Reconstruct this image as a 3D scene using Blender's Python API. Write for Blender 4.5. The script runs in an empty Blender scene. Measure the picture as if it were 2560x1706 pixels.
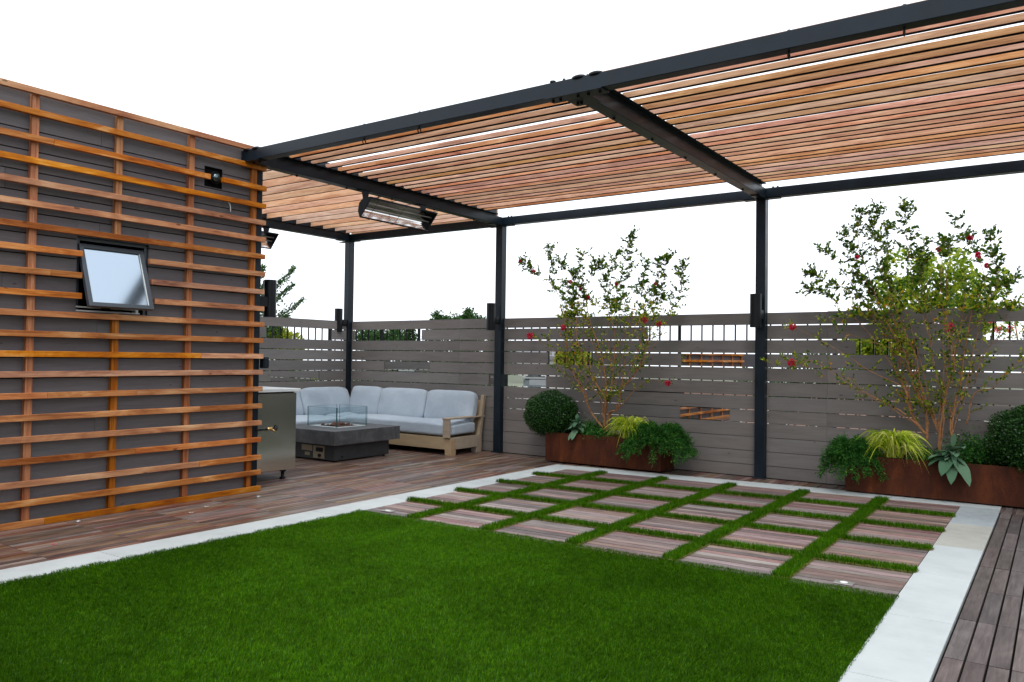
import bpy, bmesh, math, random
import numpy as np
from mathutils import Vector, Matrix
S=bpy.context.scene; COL=S.collection
random.seed(7); RNG=np.random.default_rng(11)
pi=math.pi; rad=math.radians

# ------------------------------------------------------------------ materials
def newmat(name):
    m=bpy.data.materials.new(name); m.use_nodes=True
    nt=m.node_tree; b=nt.nodes['Principled BSDF']; return m,nt,b
def N(nt,t,**kw):
    n=nt.nodes.new(t)
    for k,v in kw.items(): setattr(n,k,v)
    return n
def L(nt,a,b): nt.links.new(a,b)
def ramp(nt,fac,stops):
    r=N(nt,'ShaderNodeValToRGB'); e=r.color_ramp.elements
    while len(e)<len(stops): e.new(.5)
    for i,(p,c) in enumerate(stops): e[i].position=p; e[i].color=(*c,1)
    L(nt,fac,r.inputs[0]); return r.outputs[0]
def math_(nt,op,a,b=None,c=None):
    n=N(nt,'ShaderNodeMath',operation=op)
    for i,v in enumerate((a,b,c)):
        if v is None: continue
        if isinstance(v,(int,float)): n.inputs[i].default_value=v
        else: L(nt,v,n.inputs[i])
    return n.outputs[0]
def rnd(nt):
    g=N(nt,'ShaderNodeNewGeometry'); o=N(nt,'ShaderNodeObjectInfo')
    return math_(nt,'FRACT',math_(nt,'ADD',g.outputs['Random Per Island'],o.outputs['Random']))
def bump(nt,b,h,strength,dist=.01):
    n=N(nt,'ShaderNodeBump'); n.inputs['Strength'].default_value=strength; n.inputs['Distance'].default_value=dist
    L(nt,h,n.inputs['Height']); L(nt,n.outputs[0],b.inputs['Normal'])
def coords(nt,scale,r=None,amount=37.):
    tc=N(nt,'ShaderNodeTexCoord'); mp=N(nt,'ShaderNodeMapping'); mp.inputs['Scale'].default_value=scale
    src=tc.outputs['Object']
    if r is not None:
        v=N(nt,'ShaderNodeVectorMath',operation='ADD'); cx=N(nt,'ShaderNodeCombineXYZ')
        for i,k in enumerate((1,1.7,2.3)): L(nt,math_(nt,'MULTIPLY',r,amount*k),cx.inputs[i])
        L(nt,src,v.inputs[0]); L(nt,cx.outputs[0],v.inputs[1]); src=v.outputs[0]
    L(nt,src,mp.inputs[0]); return mp.outputs[0]
def noise(nt,vec,scale=1.,detail=5,rough=.6,dist=0.):
    n=N(nt,'ShaderNodeTexNoise'); n.inputs['Scale'].default_value=scale; n.inputs['Detail'].default_value=detail
    n.inputs['Roughness'].default_value=rough; n.inputs['Distortion'].default_value=dist
    L(nt,vec,n.inputs['Vector']); return n.outputs['Fac']
def wood(name,stops,axis,rough=.55,var=.25,hue=.015,fine=70,blot=9,along=1.2,bumpk=.25,mixf=.45,dist=.6,spec=.22,knot=0,sat=(.72,.45)):
    m,nt,b=newmat(name); r=rnd(nt)
    def sc(cross,al): v=[cross]*3; v[axis]=al; return v
    f=noise(nt,coords(nt,sc(fine,along*2),r),1,6,.7,dist)
    g=noise(nt,coords(nt,sc(blot,along),r),1,4,.6,1.2)
    mix=math_(nt,'ADD',math_(nt,'MULTIPLY',f,1-mixf),math_(nt,'MULTIPLY',g,mixf))
    col=ramp(nt,mix,stops)
    if knot:
        vo=N(nt,'ShaderNodeTexVoronoi'); vo.inputs['Scale'].default_value=1; L(nt,coords(nt,sc(9,3.2),r),vo.inputs['Vector'])
        kf=math_(nt,'MULTIPLY',math_(nt,'LESS_THAN',math_(nt,'ADD',vo.outputs['Distance'],math_(nt,'MULTIPLY',g,.05)),knot),.62)
        mk=N(nt,'ShaderNodeMix'); mk.data_type='RGBA'; L(nt,kf,mk.inputs[0]); L(nt,col,mk.inputs[6]); mk.inputs[7].default_value=(*[c*.35 for c in stops[0][1]],1); col=mk.outputs[2]
    h=N(nt,'ShaderNodeHueSaturation')
    r2=math_(nt,'FRACT',math_(nt,'MULTIPLY',r,7.31)); r3=math_(nt,'FRACT',math_(nt,'MULTIPLY',r,13.7))
    L(nt,math_(nt,'ADD',math_(nt,'MULTIPLY',r2,2*hue),.5-hue),h.inputs['Hue'])
    L(nt,math_(nt,'ADD',math_(nt,'MULTIPLY',r,2*var),1-var),h.inputs['Value'])
    L(nt,math_(nt,'ADD',math_(nt,'MULTIPLY',r3,sat[1]),sat[0]),h.inputs['Saturation'])
    L(nt,col,h.inputs['Color']); L(nt,h.outputs[0],b.inputs['Base Color'])
    b.inputs['Roughness'].default_value=rough; b.inputs['Specular IOR Level'].default_value=spec
    bump(nt,b,f,bumpk,.003); return m
def plain(name,col,rough=.5,metal=0.,spec=.5,nscale=0,namt=.15,bumpk=0,**kw):
    m,nt,b=newmat(name)
    b.inputs['Base Color'].default_value=(*col,1); b.inputs['Roughness'].default_value=rough
    b.inputs['Metallic'].default_value=metal; b.inputs['Specular IOR Level'].default_value=spec
    if nscale:
        f=noise(nt,coords(nt,(nscale,)*3),1,6,.65)
        lo=tuple(c*(1-namt) for c in col); hi=tuple(min(1,c*(1+namt)) for c in col)
        L(nt,ramp(nt,f,[(.3,lo),(.7,hi)]),b.inputs['Base Color'])
        L(nt,math_(nt,'ADD',math_(nt,'MULTIPLY',f,.25),rough-.12),b.inputs['Roughness'])
        if bumpk: bump(nt,b,f,bumpk,.004)
    for k,v in kw.items(): b.inputs[k].default_value=v
    return m
def leafmat(name,stops,rough=.5,trans=.35,spec=.3):
    m,nt,b=newmat(name); r=rnd(nt); col=ramp(nt,r,stops)
    L(nt,col,b.inputs['Base Color']); b.inputs['Roughness'].default_value=rough; b.inputs['Specular IOR Level'].default_value=spec
    t=N(nt,'ShaderNodeBsdfTranslucent'); L(nt,col,t.inputs[0])
    mx=N(nt,'ShaderNodeMixShader'); mx.inputs[0].default_value=trans
    L(nt,b.outputs[0],mx.inputs[1]); L(nt,t.outputs[0],mx.inputs[2]); L(nt,mx.outputs[0],nt.nodes['Material Output'].inputs[0])
    return m
ORANGE=[(.28,(.085,.020,.005)),(.42,(.30,.085,.018)),(.53,(.47,.175,.048)),(.68,(.68,.39,.18))]
PINK=[(.28,(.14,.042,.016)),(.42,(.38,.145,.062)),(.54,(.56,.27,.135)),(.70,(.74,.48,.29))]
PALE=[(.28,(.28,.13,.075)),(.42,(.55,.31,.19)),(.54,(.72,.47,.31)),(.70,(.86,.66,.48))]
DECK=[(.28,(.035,.017,.012)),(.42,(.10,.046,.031)),(.54,(.175,.10,.066)),(.70,(.34,.24,.16))]
MT=dict(
 slat=wood('cedar_slat',ORANGE,1,sat=(.80,.38),var=.30,hue=.004,blot=6,along=1.6,mixf=.62,dist=1.2,knot=.10),
 batten=wood('cedar_batten',ORANGE,2,sat=(.8,.35),var=.25,hue=.01),
 perg=wood('pergola_wood',PINK,0,var=.22,hue=.015,blot=12,along=1.5,dist=2.2,mixf=.5),
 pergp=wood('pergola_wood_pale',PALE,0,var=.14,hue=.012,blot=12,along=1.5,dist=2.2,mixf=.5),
 fence=wood('stained_fence_board',[(.2,(.125,.113,.107)),(.5,(.178,.163,.154)),(.8,(.225,.207,.196))],0,rough=.75,var=.10,hue=.004,mixf=.45,along=1.5,knot=.085),
 fencey=wood('stained_fence_board_side',[(.2,(.125,.113,.107)),(.5,(.178,.163,.154)),(.8,(.225,.207,.196))],1,rough=.75,var=.10,hue=.004,mixf=.45,along=1.5,knot=.085),
 wallb=wood('stained_wall_board',[(.2,(.09,.083,.088)),(.5,(.135,.126,.133)),(.8,(.175,.165,.172))],1,rough=.7,var=.12,hue=.004,mixf=.45,along=1.5,knot=.075),
 decky=wood('ipe_deck_lengthwise',DECK,1,sat=(.35,.8),spec=.4,rough=.33,var=.45,hue=.03,blot=5,along=1.5,mixf=.5),
 deckx=wood('ipe_paver_crosswise',[(.28,(.078,.048,.047)),(.42,(.158,.104,.098)),(.54,(.22,.158,.145)),(.70,(.38,.29,.235))],0,sat=(.5,.8),rough=.45,var=.45,hue=.03,blot=7,along=2.),
 deckr=wood('ipe_deck_weathered',[(.28,(.04,.031,.030)),(.45,(.085,.068,.064)),(.57,(.125,.103,.097)),(.72,(.20,.165,.15))],1,rough=.6,var=.28,hue=.02,blot=7,along=2.),
 sofaw=wood('weathered_teak',[(.2,(.24,.17,.105)),(.5,(.37,.275,.175)),(.8,(.46,.35,.24))],0,rough=.6,var=.08,hue=.006),
 metal=plain('black_powder_coated_steel',(.008,.0145,.022),.33,0,.24,6,.2),
 black=plain('black_painted_metal',(.006,.007,.009),.35,0,.22),
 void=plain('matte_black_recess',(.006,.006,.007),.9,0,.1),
 chrome=plain('chrome_reflector',(.75,.75,.74),.12,1.),
 mirror=plain('mirror_glass',(.86,.88,.88),.015,1.),
 alu=plain('white_aluminium',(.65,.68,.68),.4),
 white=plain('white_plastic',(.7,.7,.7),.5),
 brass=plain('brass_fitting',(.45,.30,.12),.35,1.),
 quartz=plain('quartz_tube',(.55,.52,.5),.15,.3),
 soil=plain('dark_soil',(.03,.02,.014),.9,0,.2,40,.4,.6),
 bark=plain('crape_myrtle_bark',(.34,.165,.075),.7,0,.2,30,.4,.4),
 trunk=plain('tree_bark',(.07,.05,.035),.85,0,.2,20,.3,.4),
 base=plain('subfloor',(.02,.018,.017),.9,0,.1),
 turf=plain('turf_backing',(.02,.06,.003),.9,0,.1,60,.4),
 frame=plain('dark_window_frame',(.04,.05,.062),.35,0,.5),
 rock=plain('lava_rock',(.12,.055,.04),.9,0,.2,60,.4,.8),
 plate=plain('brushed_plate',(.45,.43,.40),.35,.8),
 tan=plain('label_plate',(.30,.25,.17),.5,.2),
)
# stone
def stone(name,col,amt=.09,sc=5):
    m,nt,b=newmat(name)
    f=noise(nt,coords(nt,(sc,)*3),1,8,.7); g=noise(nt,coords(nt,(1.2,2.5,1)),1,3,.5)
    mix=math_(nt,'ADD',math_(nt,'MULTIPLY',f,.6),math_(nt,'MULTIPLY',g,.4))
    L(nt,ramp(nt,mix,[(.3,tuple(c*(1-amt*1.6) for c in col)),(.5,col),(.7,tuple(c*(1+amt) for c in col))]),b.inputs['Base Color'])
    r=rnd(nt); h=N(nt,'ShaderNodeHueSaturation'); L(nt,math_(nt,'ADD',math_(nt,'MULTIPLY',r,.08),.96),h.inputs['Value'])
    L(nt,b.inputs['Base Color'].links[0].from_socket,h.inputs['Color']); L(nt,h.outputs[0],b.inputs['Base Color'])
    b.inputs['Roughness'].default_value=.7; bump(nt,b,f,.12,.003); return m
MT['stone']=stone('pale_stone',(.435,.47,.47)); MT['stoneb']=stone('blue_grey_stone',(.31,.345,.36),.16,9); MT['stonec']=stone('beige_stone',(.37,.365,.325),.12,9)
# corten
def corten():
    m,nt,b=newmat('corten_steel')
    f=noise(nt,coords(nt,(7,7,2.2)),1,7,.7,.5); g=noise(nt,coords(nt,(60,60,60)),1,4,.6)
    mix=math_(nt,'ADD',math_(nt,'MULTIPLY',f,.75),math_(nt,'MULTIPLY',g,.25))
    L(nt,ramp(nt,mix,[(.3,(.030,.011,.006)),(.5,(.066,.019,.009)),(.62,(.11,.030,.010)),(.8,(.20,.06,.016))]),b.inputs['Base Color'])
    b.inputs['Roughness'].default_value=.7; b.inputs['Specular IOR Level'].default_value=.15; bump(nt,b,g,.25,.003); return m
MT['corten']=corten()
def concrete():
    m,nt,b=newmat('dark_concrete')
    f=noise(nt,coords(nt,(6,6,6)),1,8,.7,.4)
    L(nt,ramp(nt,f,[(.3,(.035,.037,.040)),(.5,(.06,.062,.066)),(.7,(.11,.112,.118))]),b.inputs['Base Color'])
    b.inputs['Roughness'].default_value=.5; bump(nt,b,f,.1,.003); return m
MT['concrete']=concrete(); MT['fbase']=plain('charcoal_panel',(.035,.037,.040),.5,0,.4,8,.25)
def fabric():
    m,nt,b=newmat('blue_grey_fabric')
    f=noise(nt,coords(nt,(260,260,260)),1,2,.5); g=noise(nt,coords(nt,(5,5,5)),1,4,.6)
    mix=math_(nt,'ADD',math_(nt,'MULTIPLY',f,.6),math_(nt,'MULTIPLY',g,.4))
    L(nt,ramp(nt,mix,[(.3,(.30,.36,.42)),(.7,(.43,.495,.565))]),b.inputs['Base Color'])
    b.inputs['Roughness'].default_value=.95; b.inputs['Sheen Weight'].default_value=.2
    h=math_(nt,'ADD',math_(nt,'MULTIPLY',f,.15),math_(nt,'MULTIPLY',g,2.2)); bump(nt,b,h,.5,.012); return m
MT['fabric']=fabric()
def steel():
    m,nt,b=newmat('brushed_stainless'); f=noise(nt,coords(nt,(2,2,500)),1,2,.5)
    b.inputs['Base Color'].default_value=(.60,.62,.57,1); b.inputs['Metallic'].default_value=1
    L(nt,math_(nt,'ADD',math_(nt,'MULTIPLY',f,.10),.13),b.inputs['Roughness']); return m
MT['steel']=steel()
def glass(name,tint,refl,alpha):
    m=bpy.data.materials.new(name); m.use_nodes=True; nt=m.node_tree; nt.nodes.clear()
    o=N(nt,'ShaderNodeOutputMaterial'); g=N(nt,'ShaderNodeBsdfGlossy'); g.inputs['Roughness'].default_value=.02; g.inputs['Color'].default_value=(.9,.95,.97,1)
    t=N(nt,'ShaderNodeBsdfTransparent'); t.inputs[0].default_value=(*tint,1)
    lw=N(nt,'ShaderNodeLayerWeight'); lw.inputs[0].default_value=.5
    f=math_(nt,'ADD',math_(nt,'MULTIPLY',math_(nt,'POWER',lw.outputs['Facing'],3.),.5),refl)
    mx=N(nt,'ShaderNodeMixShader'); L(nt,f,mx.inputs[0]); L(nt,t.outputs[0],mx.inputs[1]); L(nt,g.outputs[0],mx.inputs[2]); L(nt,mx.outputs[0],o.inputs[0]); return m
MT['glass']=glass('clear_glass',(.945,.975,.98),.03,1); MT['gedge']=plain('glass_edge',(.02,.10,.10),.1,0,.5)
MT['pane']=plain('coated_window_glass',(.38,.45,.52),.10,1.)
MT['bulb']=plain('smoked_globe_glass',(.10,.13,.14),.05,.9)
# plants
MT['grass']=leafmat('turf_blade',[(0,(.022,.082,.001)),(.35,(.038,.130,.0015)),(.7,(.062,.178,.002)),(.93,(.12,.24,.008)),(1,(.08,.20,.05))],.6,.3,.04)
MT['thatch']=leafmat('turf_thatch',[(0,(.22,.19,.05)),(.5,(.12,.16,.03)),(1,(.30,.24,.08))],.7,.2)
MT['box']=leafmat('boxwood_leaf',[(0,(.006,.038,.004)),(.6,(.014,.075,.007)),(1,(.045,.14,.015))],.35,.2,.4)
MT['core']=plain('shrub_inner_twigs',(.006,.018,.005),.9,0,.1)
MT['jun']=leafmat('juniper_needles',[(0,(.010,.075,.012)),(.5,(.025,.125,.018)),(.85,(.07,.22,.03)),(1,(.16,.32,.05))],.5,.3,.15)
MT['hak']=leafmat('golden_grass_blade',[(0,(.12,.26,.012)),(.3,(.38,.52,.03)),(.75,(.68,.74,.07)),(1,(.75,.72,.30))],.45,.4,.15)
MT['ear']=leafmat('woolly_leaf',[(0,(.06,.14,.075)),(.5,(.09,.19,.11)),(1,(.15,.26,.16))],.8,.2,.15)
MT['myr']=leafmat('myrtle_leaf',[(0,(.025,.10,.008)),(.30,(.07,.19,.010)),(.55,(.24,.36,.016)),(.9,(.55,.58,.03)),(1,(.70,.24,.02))],.4,.45,.3)
MT['myrhi']=leafmat('dark_myrtle_leaf',[(0,(.022,.075,.006)),(.5,(.055,.14,.010)),(.85,(.15,.25,.014)),(1,(.34,.38,.02))],.4,.45,.2)
MT['pink']=leafmat('crimson_petal',[(0,(.55,.008,.03)),(.6,(.75,.02,.08)),(1,(.85,.10,.20))],.5,.35)
MT['tree_d']=leafmat('dark_tree_leaf',[(0,(.015,.055,.012)),(.6,(.03,.09,.018)),(1,(.06,.13,.02))],.5,.3)
MT['tree_y']=leafmat('yellow_green_leaf',[(0,(.10,.17,.008)),(.5,(.24,.31,.012)),(1,(.45,.45,.03))],.5,.45)
MT['tree_m']=leafmat('mid_green_leaf',[(0,(.04,.12,.008)),(.35,(.15,.25,.012)),(.75,(.34,.42,.02)),(1,(.5,.5,.04))],.5,.5)

def mottle(m):
    nt=m.node_tree; b=nt.nodes['Principled BSDF']; src=b.inputs['Base Color'].links[0].from_socket
    tc=N(nt,'ShaderNodeTexCoord'); f=noise(nt,tc.outputs['Object'],26,3,.6); g=noise(nt,tc.outputs['Object'],1.6,3,.55,.8)
    v=math_(nt,'ADD',math_(nt,'MULTIPLY',math_(nt,'SUBTRACT',f,.5),1.5),math_(nt,'ADD',math_(nt,'MULTIPLY',math_(nt,'SUBTRACT',g,.5),1.1),.95))
    hs=N(nt,'ShaderNodeHueSaturation'); L(nt,v,hs.inputs['Value']); L(nt,src,hs.inputs['Color']); L(nt,hs.outputs[0],b.inputs['Base Color'])
    for n in nt.nodes:
        if n.type=='BSDF_TRANSLUCENT': L(nt,hs.outputs[0],n.inputs[0])
mottle(MT['grass'])
# ------------------------------------------------------------------ builders
class B:
    def __init__(s): s.bm=bmesh.new()
    def box(s,x0,y0,z0,x1,y1,z1,mi=0):
        v=[s.bm.verts.new(p) for p in ((x0,y0,z0),(x1,y0,z0),(x1,y1,z0),(x0,y1,z0),(x0,y0,z1),(x1,y0,z1),(x1,y1,z1),(x0,y1,z1))]
        for f in ((0,3,2,1),(4,5,6,7),(0,1,5,4),(1,2,6,5),(2,3,7,6),(3,0,4,7)):
            s.bm.faces.new([v[i] for i in f]).material_index=mi
        return s
    def hexa(s,P,mi=0):   # 8 corner points, bottom ring then top ring
        v=[s.bm.verts.new(p) for p in P]
        for f in ((0,3,2,1),(4,5,6,7),(0,1,5,4),(1,2,6,5),(2,3,7,6),(3,0,4,7)):
            s.bm.faces.new([v[i] for i in f]).material_index=mi
        return s
    def prism(s,poly,axis,a,b,mi=0):   # polygon in the two other axes
        def pt(u,v,w):
            return (w,u,v) if axis==0 else ((u,w,v) if axis==1 else (u,v,w))
        A=[s.bm.verts.new(pt(u,v,a)) for u,v in poly]; Bv=[s.bm.verts.new(pt(u,v,b)) for u,v in poly]
        n=len(poly); fs=[s.bm.faces.new(A),s.bm.faces.new(Bv[::-1])]
        for i in range(n): fs.append(s.bm.faces.new((A[i],Bv[i],Bv[(i+1)%n],A[(i+1)%n])))
        for f in fs: f.material_index=mi
        return s
    def tube(s,pts,rs,n=8,cap=True):
        pts=[Vector(p) for p in pts]
        if not hasattr(rs,'__len__'): rs=[rs]*len(pts)
        rings=[]; up=Vector((0,0,1)); prev=None
        for i,p in enumerate(pts):
            t=(pts[min(i+1,len(pts)-1)]-pts[max(i-1,0)]).normalized()
            a=prev if prev else (Vector((1,0,0)) if abs(t.z)>.9 else up)
            u=(a-t*a.dot(t)).normalized(); w=t.cross(u); prev=u
            rings.append([s.bm.verts.new(p+(u*math.cos(2*pi*k/n)+w*math.sin(2*pi*k/n))*rs[i]) for k in range(n)])
        for r0,r1 in zip(rings,rings[1:]):
            for k in range(n): s.bm.faces.new((r0[k],r0[(k+1)%n],r1[(k+1)%n],r1[k])).smooth=True
        if cap: s.bm.faces.new(rings[0][::-1]); s.bm.faces.new(rings[-1])
        return s
    def cyl(s,a,b,r,n=20): return s.tube([a,b],[r,r],n)
    def ball(s,c,r,seg=16,sc=(1,1,1),jit=0):
        g=bmesh.ops.create_uvsphere(s.bm,u_segments=seg,v_segments=max(6,seg//2),radius=r)
        for v in g['verts']:
            k=1+random.uniform(-jit,jit); v.co=Vector((v.co.x*sc[0]*k+c[0],v.co.y*sc[1]*k+c[1],v.co.z*sc[2]*k+c[2]))
            for f in v.link_faces: f.smooth=True
        return s
    def torus(s,c,R,r,axis=0,n=16,m=8):
        ring=[]
        for i in range(n):
            a=2*pi*i/n; row=[]
            for j in range(m):
                q=2*pi*j/m; rr=R+r*math.cos(q); u,v,w=rr*math.cos(a),rr*math.sin(a),r*math.sin(q)
                p=(w,u,v) if axis==0 else ((u,w,v) if axis==1 else (u,v,w))
                row.append(s.bm.verts.new((p[0]+c[0],p[1]+c[1],p[2]+c[2])))
            ring.append(row)
        for i in range(n):
            for j in range(m):
                s.bm.faces.new((ring[i][j],ring[(i+1)%n][j],ring[(i+1)%n][(j+1)%m],ring[i][(j+1)%m])).smooth=True
        return s
    def mesh(s,name,mats,bevel=0,off=(0,0,0)):
        bm=s.bm
        if bevel: bmesh.ops.bevel(bm,geom=list(bm.edges),offset=bevel,segments=1,affect='EDGES',profile=.5,clamp_overlap=True)
        bmesh.ops.recalc_face_normals(bm,faces=bm.faces)
        if any(off): bmesh.ops.translate(bm,vec=-Vector(off),verts=bm.verts)
        me=bpy.data.meshes.new(name); bm.to_mesh(me); bm.free()
        for m in (mats if isinstance(mats,(list,tuple)) else [mats]): me.materials.append(m)
        return me
def rootloc(p):
    v=Vector((0,0,0))
    while p is not None: v+=p.location; p=p.parent
    return v
def put(name,me,parent=None,loc=(0,0,0)):
    o=bpy.data.objects.new(name,me); COL.objects.link(o); o.location=loc
    if parent is not None: o.parent=parent
    return o
def part(name,b,mat,parent,bevel=0): # b is in world coordinates
    off=rootloc(parent); return put(name,b.mesh(name,mat,bevel,tuple(off)),parent)
def tag(o,label=None,cat=None,group=None,kind=None):
    if label: o['label']=label
    if cat: o['category']=cat
    if group: o['group']=group
    if kind: o['kind']=kind
    return o
def thing(name,label,cat,loc=(0,0,0),group=None,rz=0):
    o=bpy.data.objects.new(name,None); COL.objects.link(o); o.location=loc; o.rotation_euler=(0,0,rz); o.empty_display_size=.1
    return tag(o,label,cat,group)
def solo(name,b,mat,label,cat,loc=(0,0,0),bevel=0,group=None):
    o=put(name,b.mesh(name,mat,bevel,loc),None,loc); return tag(o,label,cat,group)
def struct(name,me): return tag(put(name,me),kind='structure')
def clone(o,loc,parent=None):
    c=o.copy(); COL.objects.link(c); c.location=loc
    if parent is not None: c.parent=parent
    return c
def clone_tree(o,loc,label=None,rz=None):
    r=o.copy(); COL.objects.link(r); r.location=loc
    if rz is not None: r.rotation_euler=(0,0,rz)
    if label: r['label']=label
    def rec(a,b):
        for ch in list(a.children):
            if ch is b: continue
            c=ch.copy(); COL.objects.link(c); c.parent=b; rec(ch,c)
    rec(o,r); return r
def npmesh(name,V,counts,loops,mat,smooth=False):
    me=bpy.data.meshes.new(name); V=np.asarray(V,np.float32); counts=np.asarray(counts,np.int32); loops=np.asarray(loops,np.int32)
    me.vertices.add(len(V)); me.vertices.foreach_set('co',V.ravel())
    me.loops.add(len(loops)); me.loops.foreach_set('vertex_index',loops)
    st=np.concatenate(([0],np.cumsum(counts)[:-1])).astype(np.int32)
    me.polygons.add(len(counts)); me.polygons.foreach_set('loop_start',st)
    try: me.polygons.foreach_set('loop_total',counts)
    except Exception: pass
    me.update(calc_edges=True); me.validate()
    if smooth: me.polygons.foreach_set('use_smooth',np.ones(len(counts),bool))
    me.materials.append(mat); return me
def unit(a): return a/np.maximum(np.linalg.norm(a,axis=-1,keepdims=True),1e-9)
def leaves(name,C,D,Nn,Ln,W,mat,off=(0,0,0),fold=.18):
    C=np.asarray(C,float); D=unit(np.asarray(D,float)); Nn=np.asarray(Nn,float); Sd=unit(np.cross(D,Nn)); Nn=unit(np.cross(Sd,D))
    Ln=np.broadcast_to(np.asarray(Ln,float),(len(C),))[:,None]; W=np.broadcast_to(np.asarray(W,float),(len(C),))[:,None]
    a=C; b=C+D*Ln*.45+Sd*W/2+Nn*W*fold; c=C+D*Ln; d=C+D*Ln*.45-Sd*W/2+Nn*W*fold
    V=np.stack([a,b,c,d],1).reshape(-1,3)-np.array(off); n=len(C)
    return npmesh(name,V,np.full(n,4),np.arange(4*n),mat)
def blades(name,P,H,W,lean,mat,off=(0,0,0),curve=1.,az=None):
    n=len(P); az=RNG.uniform(0,2*pi,n) if az is None else az; dx=np.stack([np.cos(az),np.sin(az),np.zeros(n)],1)
    aw=RNG.uniform(0,2*pi,n); sx=np.stack([np.cos(aw),np.sin(aw),np.zeros(n)],1)
    H=H[:,None]; Wd=W[:,None]; ln=lean[:,None]; up=np.array([0,0,1.])
    m=P+up*H*.6+dx*ln*H*.35; t=P+up*H*(1-.25*ln*curve)+dx*ln*H
    V=np.stack([P-sx*Wd/2,P+sx*Wd/2,m+sx*Wd*.42,m-sx*Wd*.42,t],1).reshape(-1,3)-np.array(off)
    base=(np.arange(n)*5)[:,None]; idx=(base+np.array([0,1,2,3,3,2,4])).ravel()
    return npmesh(name,V,np.tile([4,3],n),idx,mat)
def spline(pts,sub=4):
    P=[Vector(p) for p in pts]; out=[]
    for i in range(len(P)-1):
        p0=P[max(i-1,0)];p1=P[i];p2=P[i+1];p3=P[min(i+2,len(P)-1)]
        for k in range(sub):
            t=k/sub; out.append(.5*((2*p1)+(-p0+p2)*t+(2*p0-5*p1+4*p2-p3)*t*t+(-p0+3*p1-3*p2+p3)*t**3))
    out.append(P[-1]); return out
# ------------------------------------------------------------------ floor
def W(x,y):   # the patio grid is laid slightly out of square
    t=min(max((-.75-x)/4.,-.2),1.12); return (x,y-.044*max(y-2,0)*t)
def wq(x0,y0,x1,y1,z0,z1):
    c=[W(x0,y0),W(x1,y0),W(x1,y1),W(x0,y1)]; return [(a,b,z0) for a,b in c]+[(a,b,z1) for a,b in c]
def boards(x0,x1,y0,y1,pitch,length,gap,axis,zt=0.,stagger=False,lgap=.003,clip=None,warp=False,zj=.0012):
    b=B(); u0,u1,v0,v1=(x0,x1,y0,y1) if axis==1 else (y0,y1,x0,x1)
    i=0; u=u0
    while u<u1-.01:
        ue=min(u+pitch-gap,u1); v=v0-(length*.5*((i%2)) if stagger else 0)
        while v<v1-.01:
            va=max(v,v0); vb=min(v+length-lgap,v1)
            if vb-va>.02:
                z=zt+random.uniform(-zj,zj)
                if axis==1: r=(u,va,ue,vb)
                else: r=(va,u,vb,ue)
                if clip is None or clip(*r):
                    if warp: b.hexa(wq(*r,z-.02,z))
                    else: b.box(r[0],r[1],z-.02,r[2],r[3],z)
            v+=length
        u+=pitch; i+=1
    return b
deck=boards(-10.6,-5.0,-2.4,8.80,.0605,.605,.005,1,clip=lambda a,b_,c,d: not(a>-5.06 and b_<8.2))
dk2=boards(-5.0,1.8,8.12,8.80,.0755,.7,.007,1)
me=deck.mesh('deck',MT['decky'],0); o=struct('wooden_deck',me)
struct('deck_strip_by_fence',dk2.mesh('deck',MT['decky'],0))
struct('weathered_deck',boards(-.425,3.2,-2.4,8.60,.0855,.64,.010,1,lgap=.006).mesh('deck',MT['deckr'],0))
# sub floor / slab below everything
struct('roof_slab',B().box(-11,-5.9,-.45,4,9.55,-.035).mesh('slab',MT['base']))
# stone border
bst=B()
def slab(x0,y0,x1,y1,mi,z=.006): bst.hexa(wq(x0+.002,y0+.0025,x1-.002,y1-.0025,z-.03,z),mi)
ys=[8.254,7.33,6.37,5.47,4.49,3.55,2.6,1.66,.7,-.3,-1.3,-2.3]
for i in range(len(ys)-1): slab(-.745,ys[i+1],-.437,ys[i],(1 if i==0 else 2 if i==1 else 0))
xs=[-.437-.0,-1.34,-2.27,-3.2,-4.13,-4.735]
slab(-5.045,8.254,-4.13,8.565,0)
for i in range(4): slab(xs[i+1],8.254,xs[i],8.565,0)
yl=[8.254,7.35,6.43,5.51,4.59,3.67,2.75,1.83,.9,0,-.9,-2.3]
for i in range(len(yl)-1):
    y1,y0=yl[i],yl[i+1]; xo=lambda y:-5.045-.016*(8.254-y)
    P=[]
    for (x,y) in ((xo(y0),y0+.0025),(xo(y0)+.305,y0+.0025),(xo(y1)+.305,y1-.0025),(xo(y1),y1-.0025)): P.append(W(x,y))
    bst.hexa([(a,c,-.024) for a,c in P]+[(a,c,.006) for a,c in P])
struct('stone_border',bst.mesh('stone_border',[MT['stone'],MT['stoneb'],MT['stonec']],.0012))
# wooden pavers of the grid
XR=[(-4.80,-4.305),(-4.195,-3.585),(-3.475,-2.855),(-2.745,-2.135),(-2.025,-1.435),(-1.325,-.748)]
YR=[(4.80,5.43),(5.545,6.148),(6.263,6.864),(6.978,7.578),(7.692,8.250)]
pv=B()
for (xa,xb) in XR:
    for (ya,yb) in YR:
        n=8; p=(yb-ya)/n
        for k in range(n):
            z=.004+random.uniform(-.0012,.0012); pv.hexa(wq(xa,ya+k*p+.0045,xb,ya+(k+1)*p-.0045,z-.03,z))
struct('paving_tiles',pv.mesh('paving_tiles',MT['deckx'],0))
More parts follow.
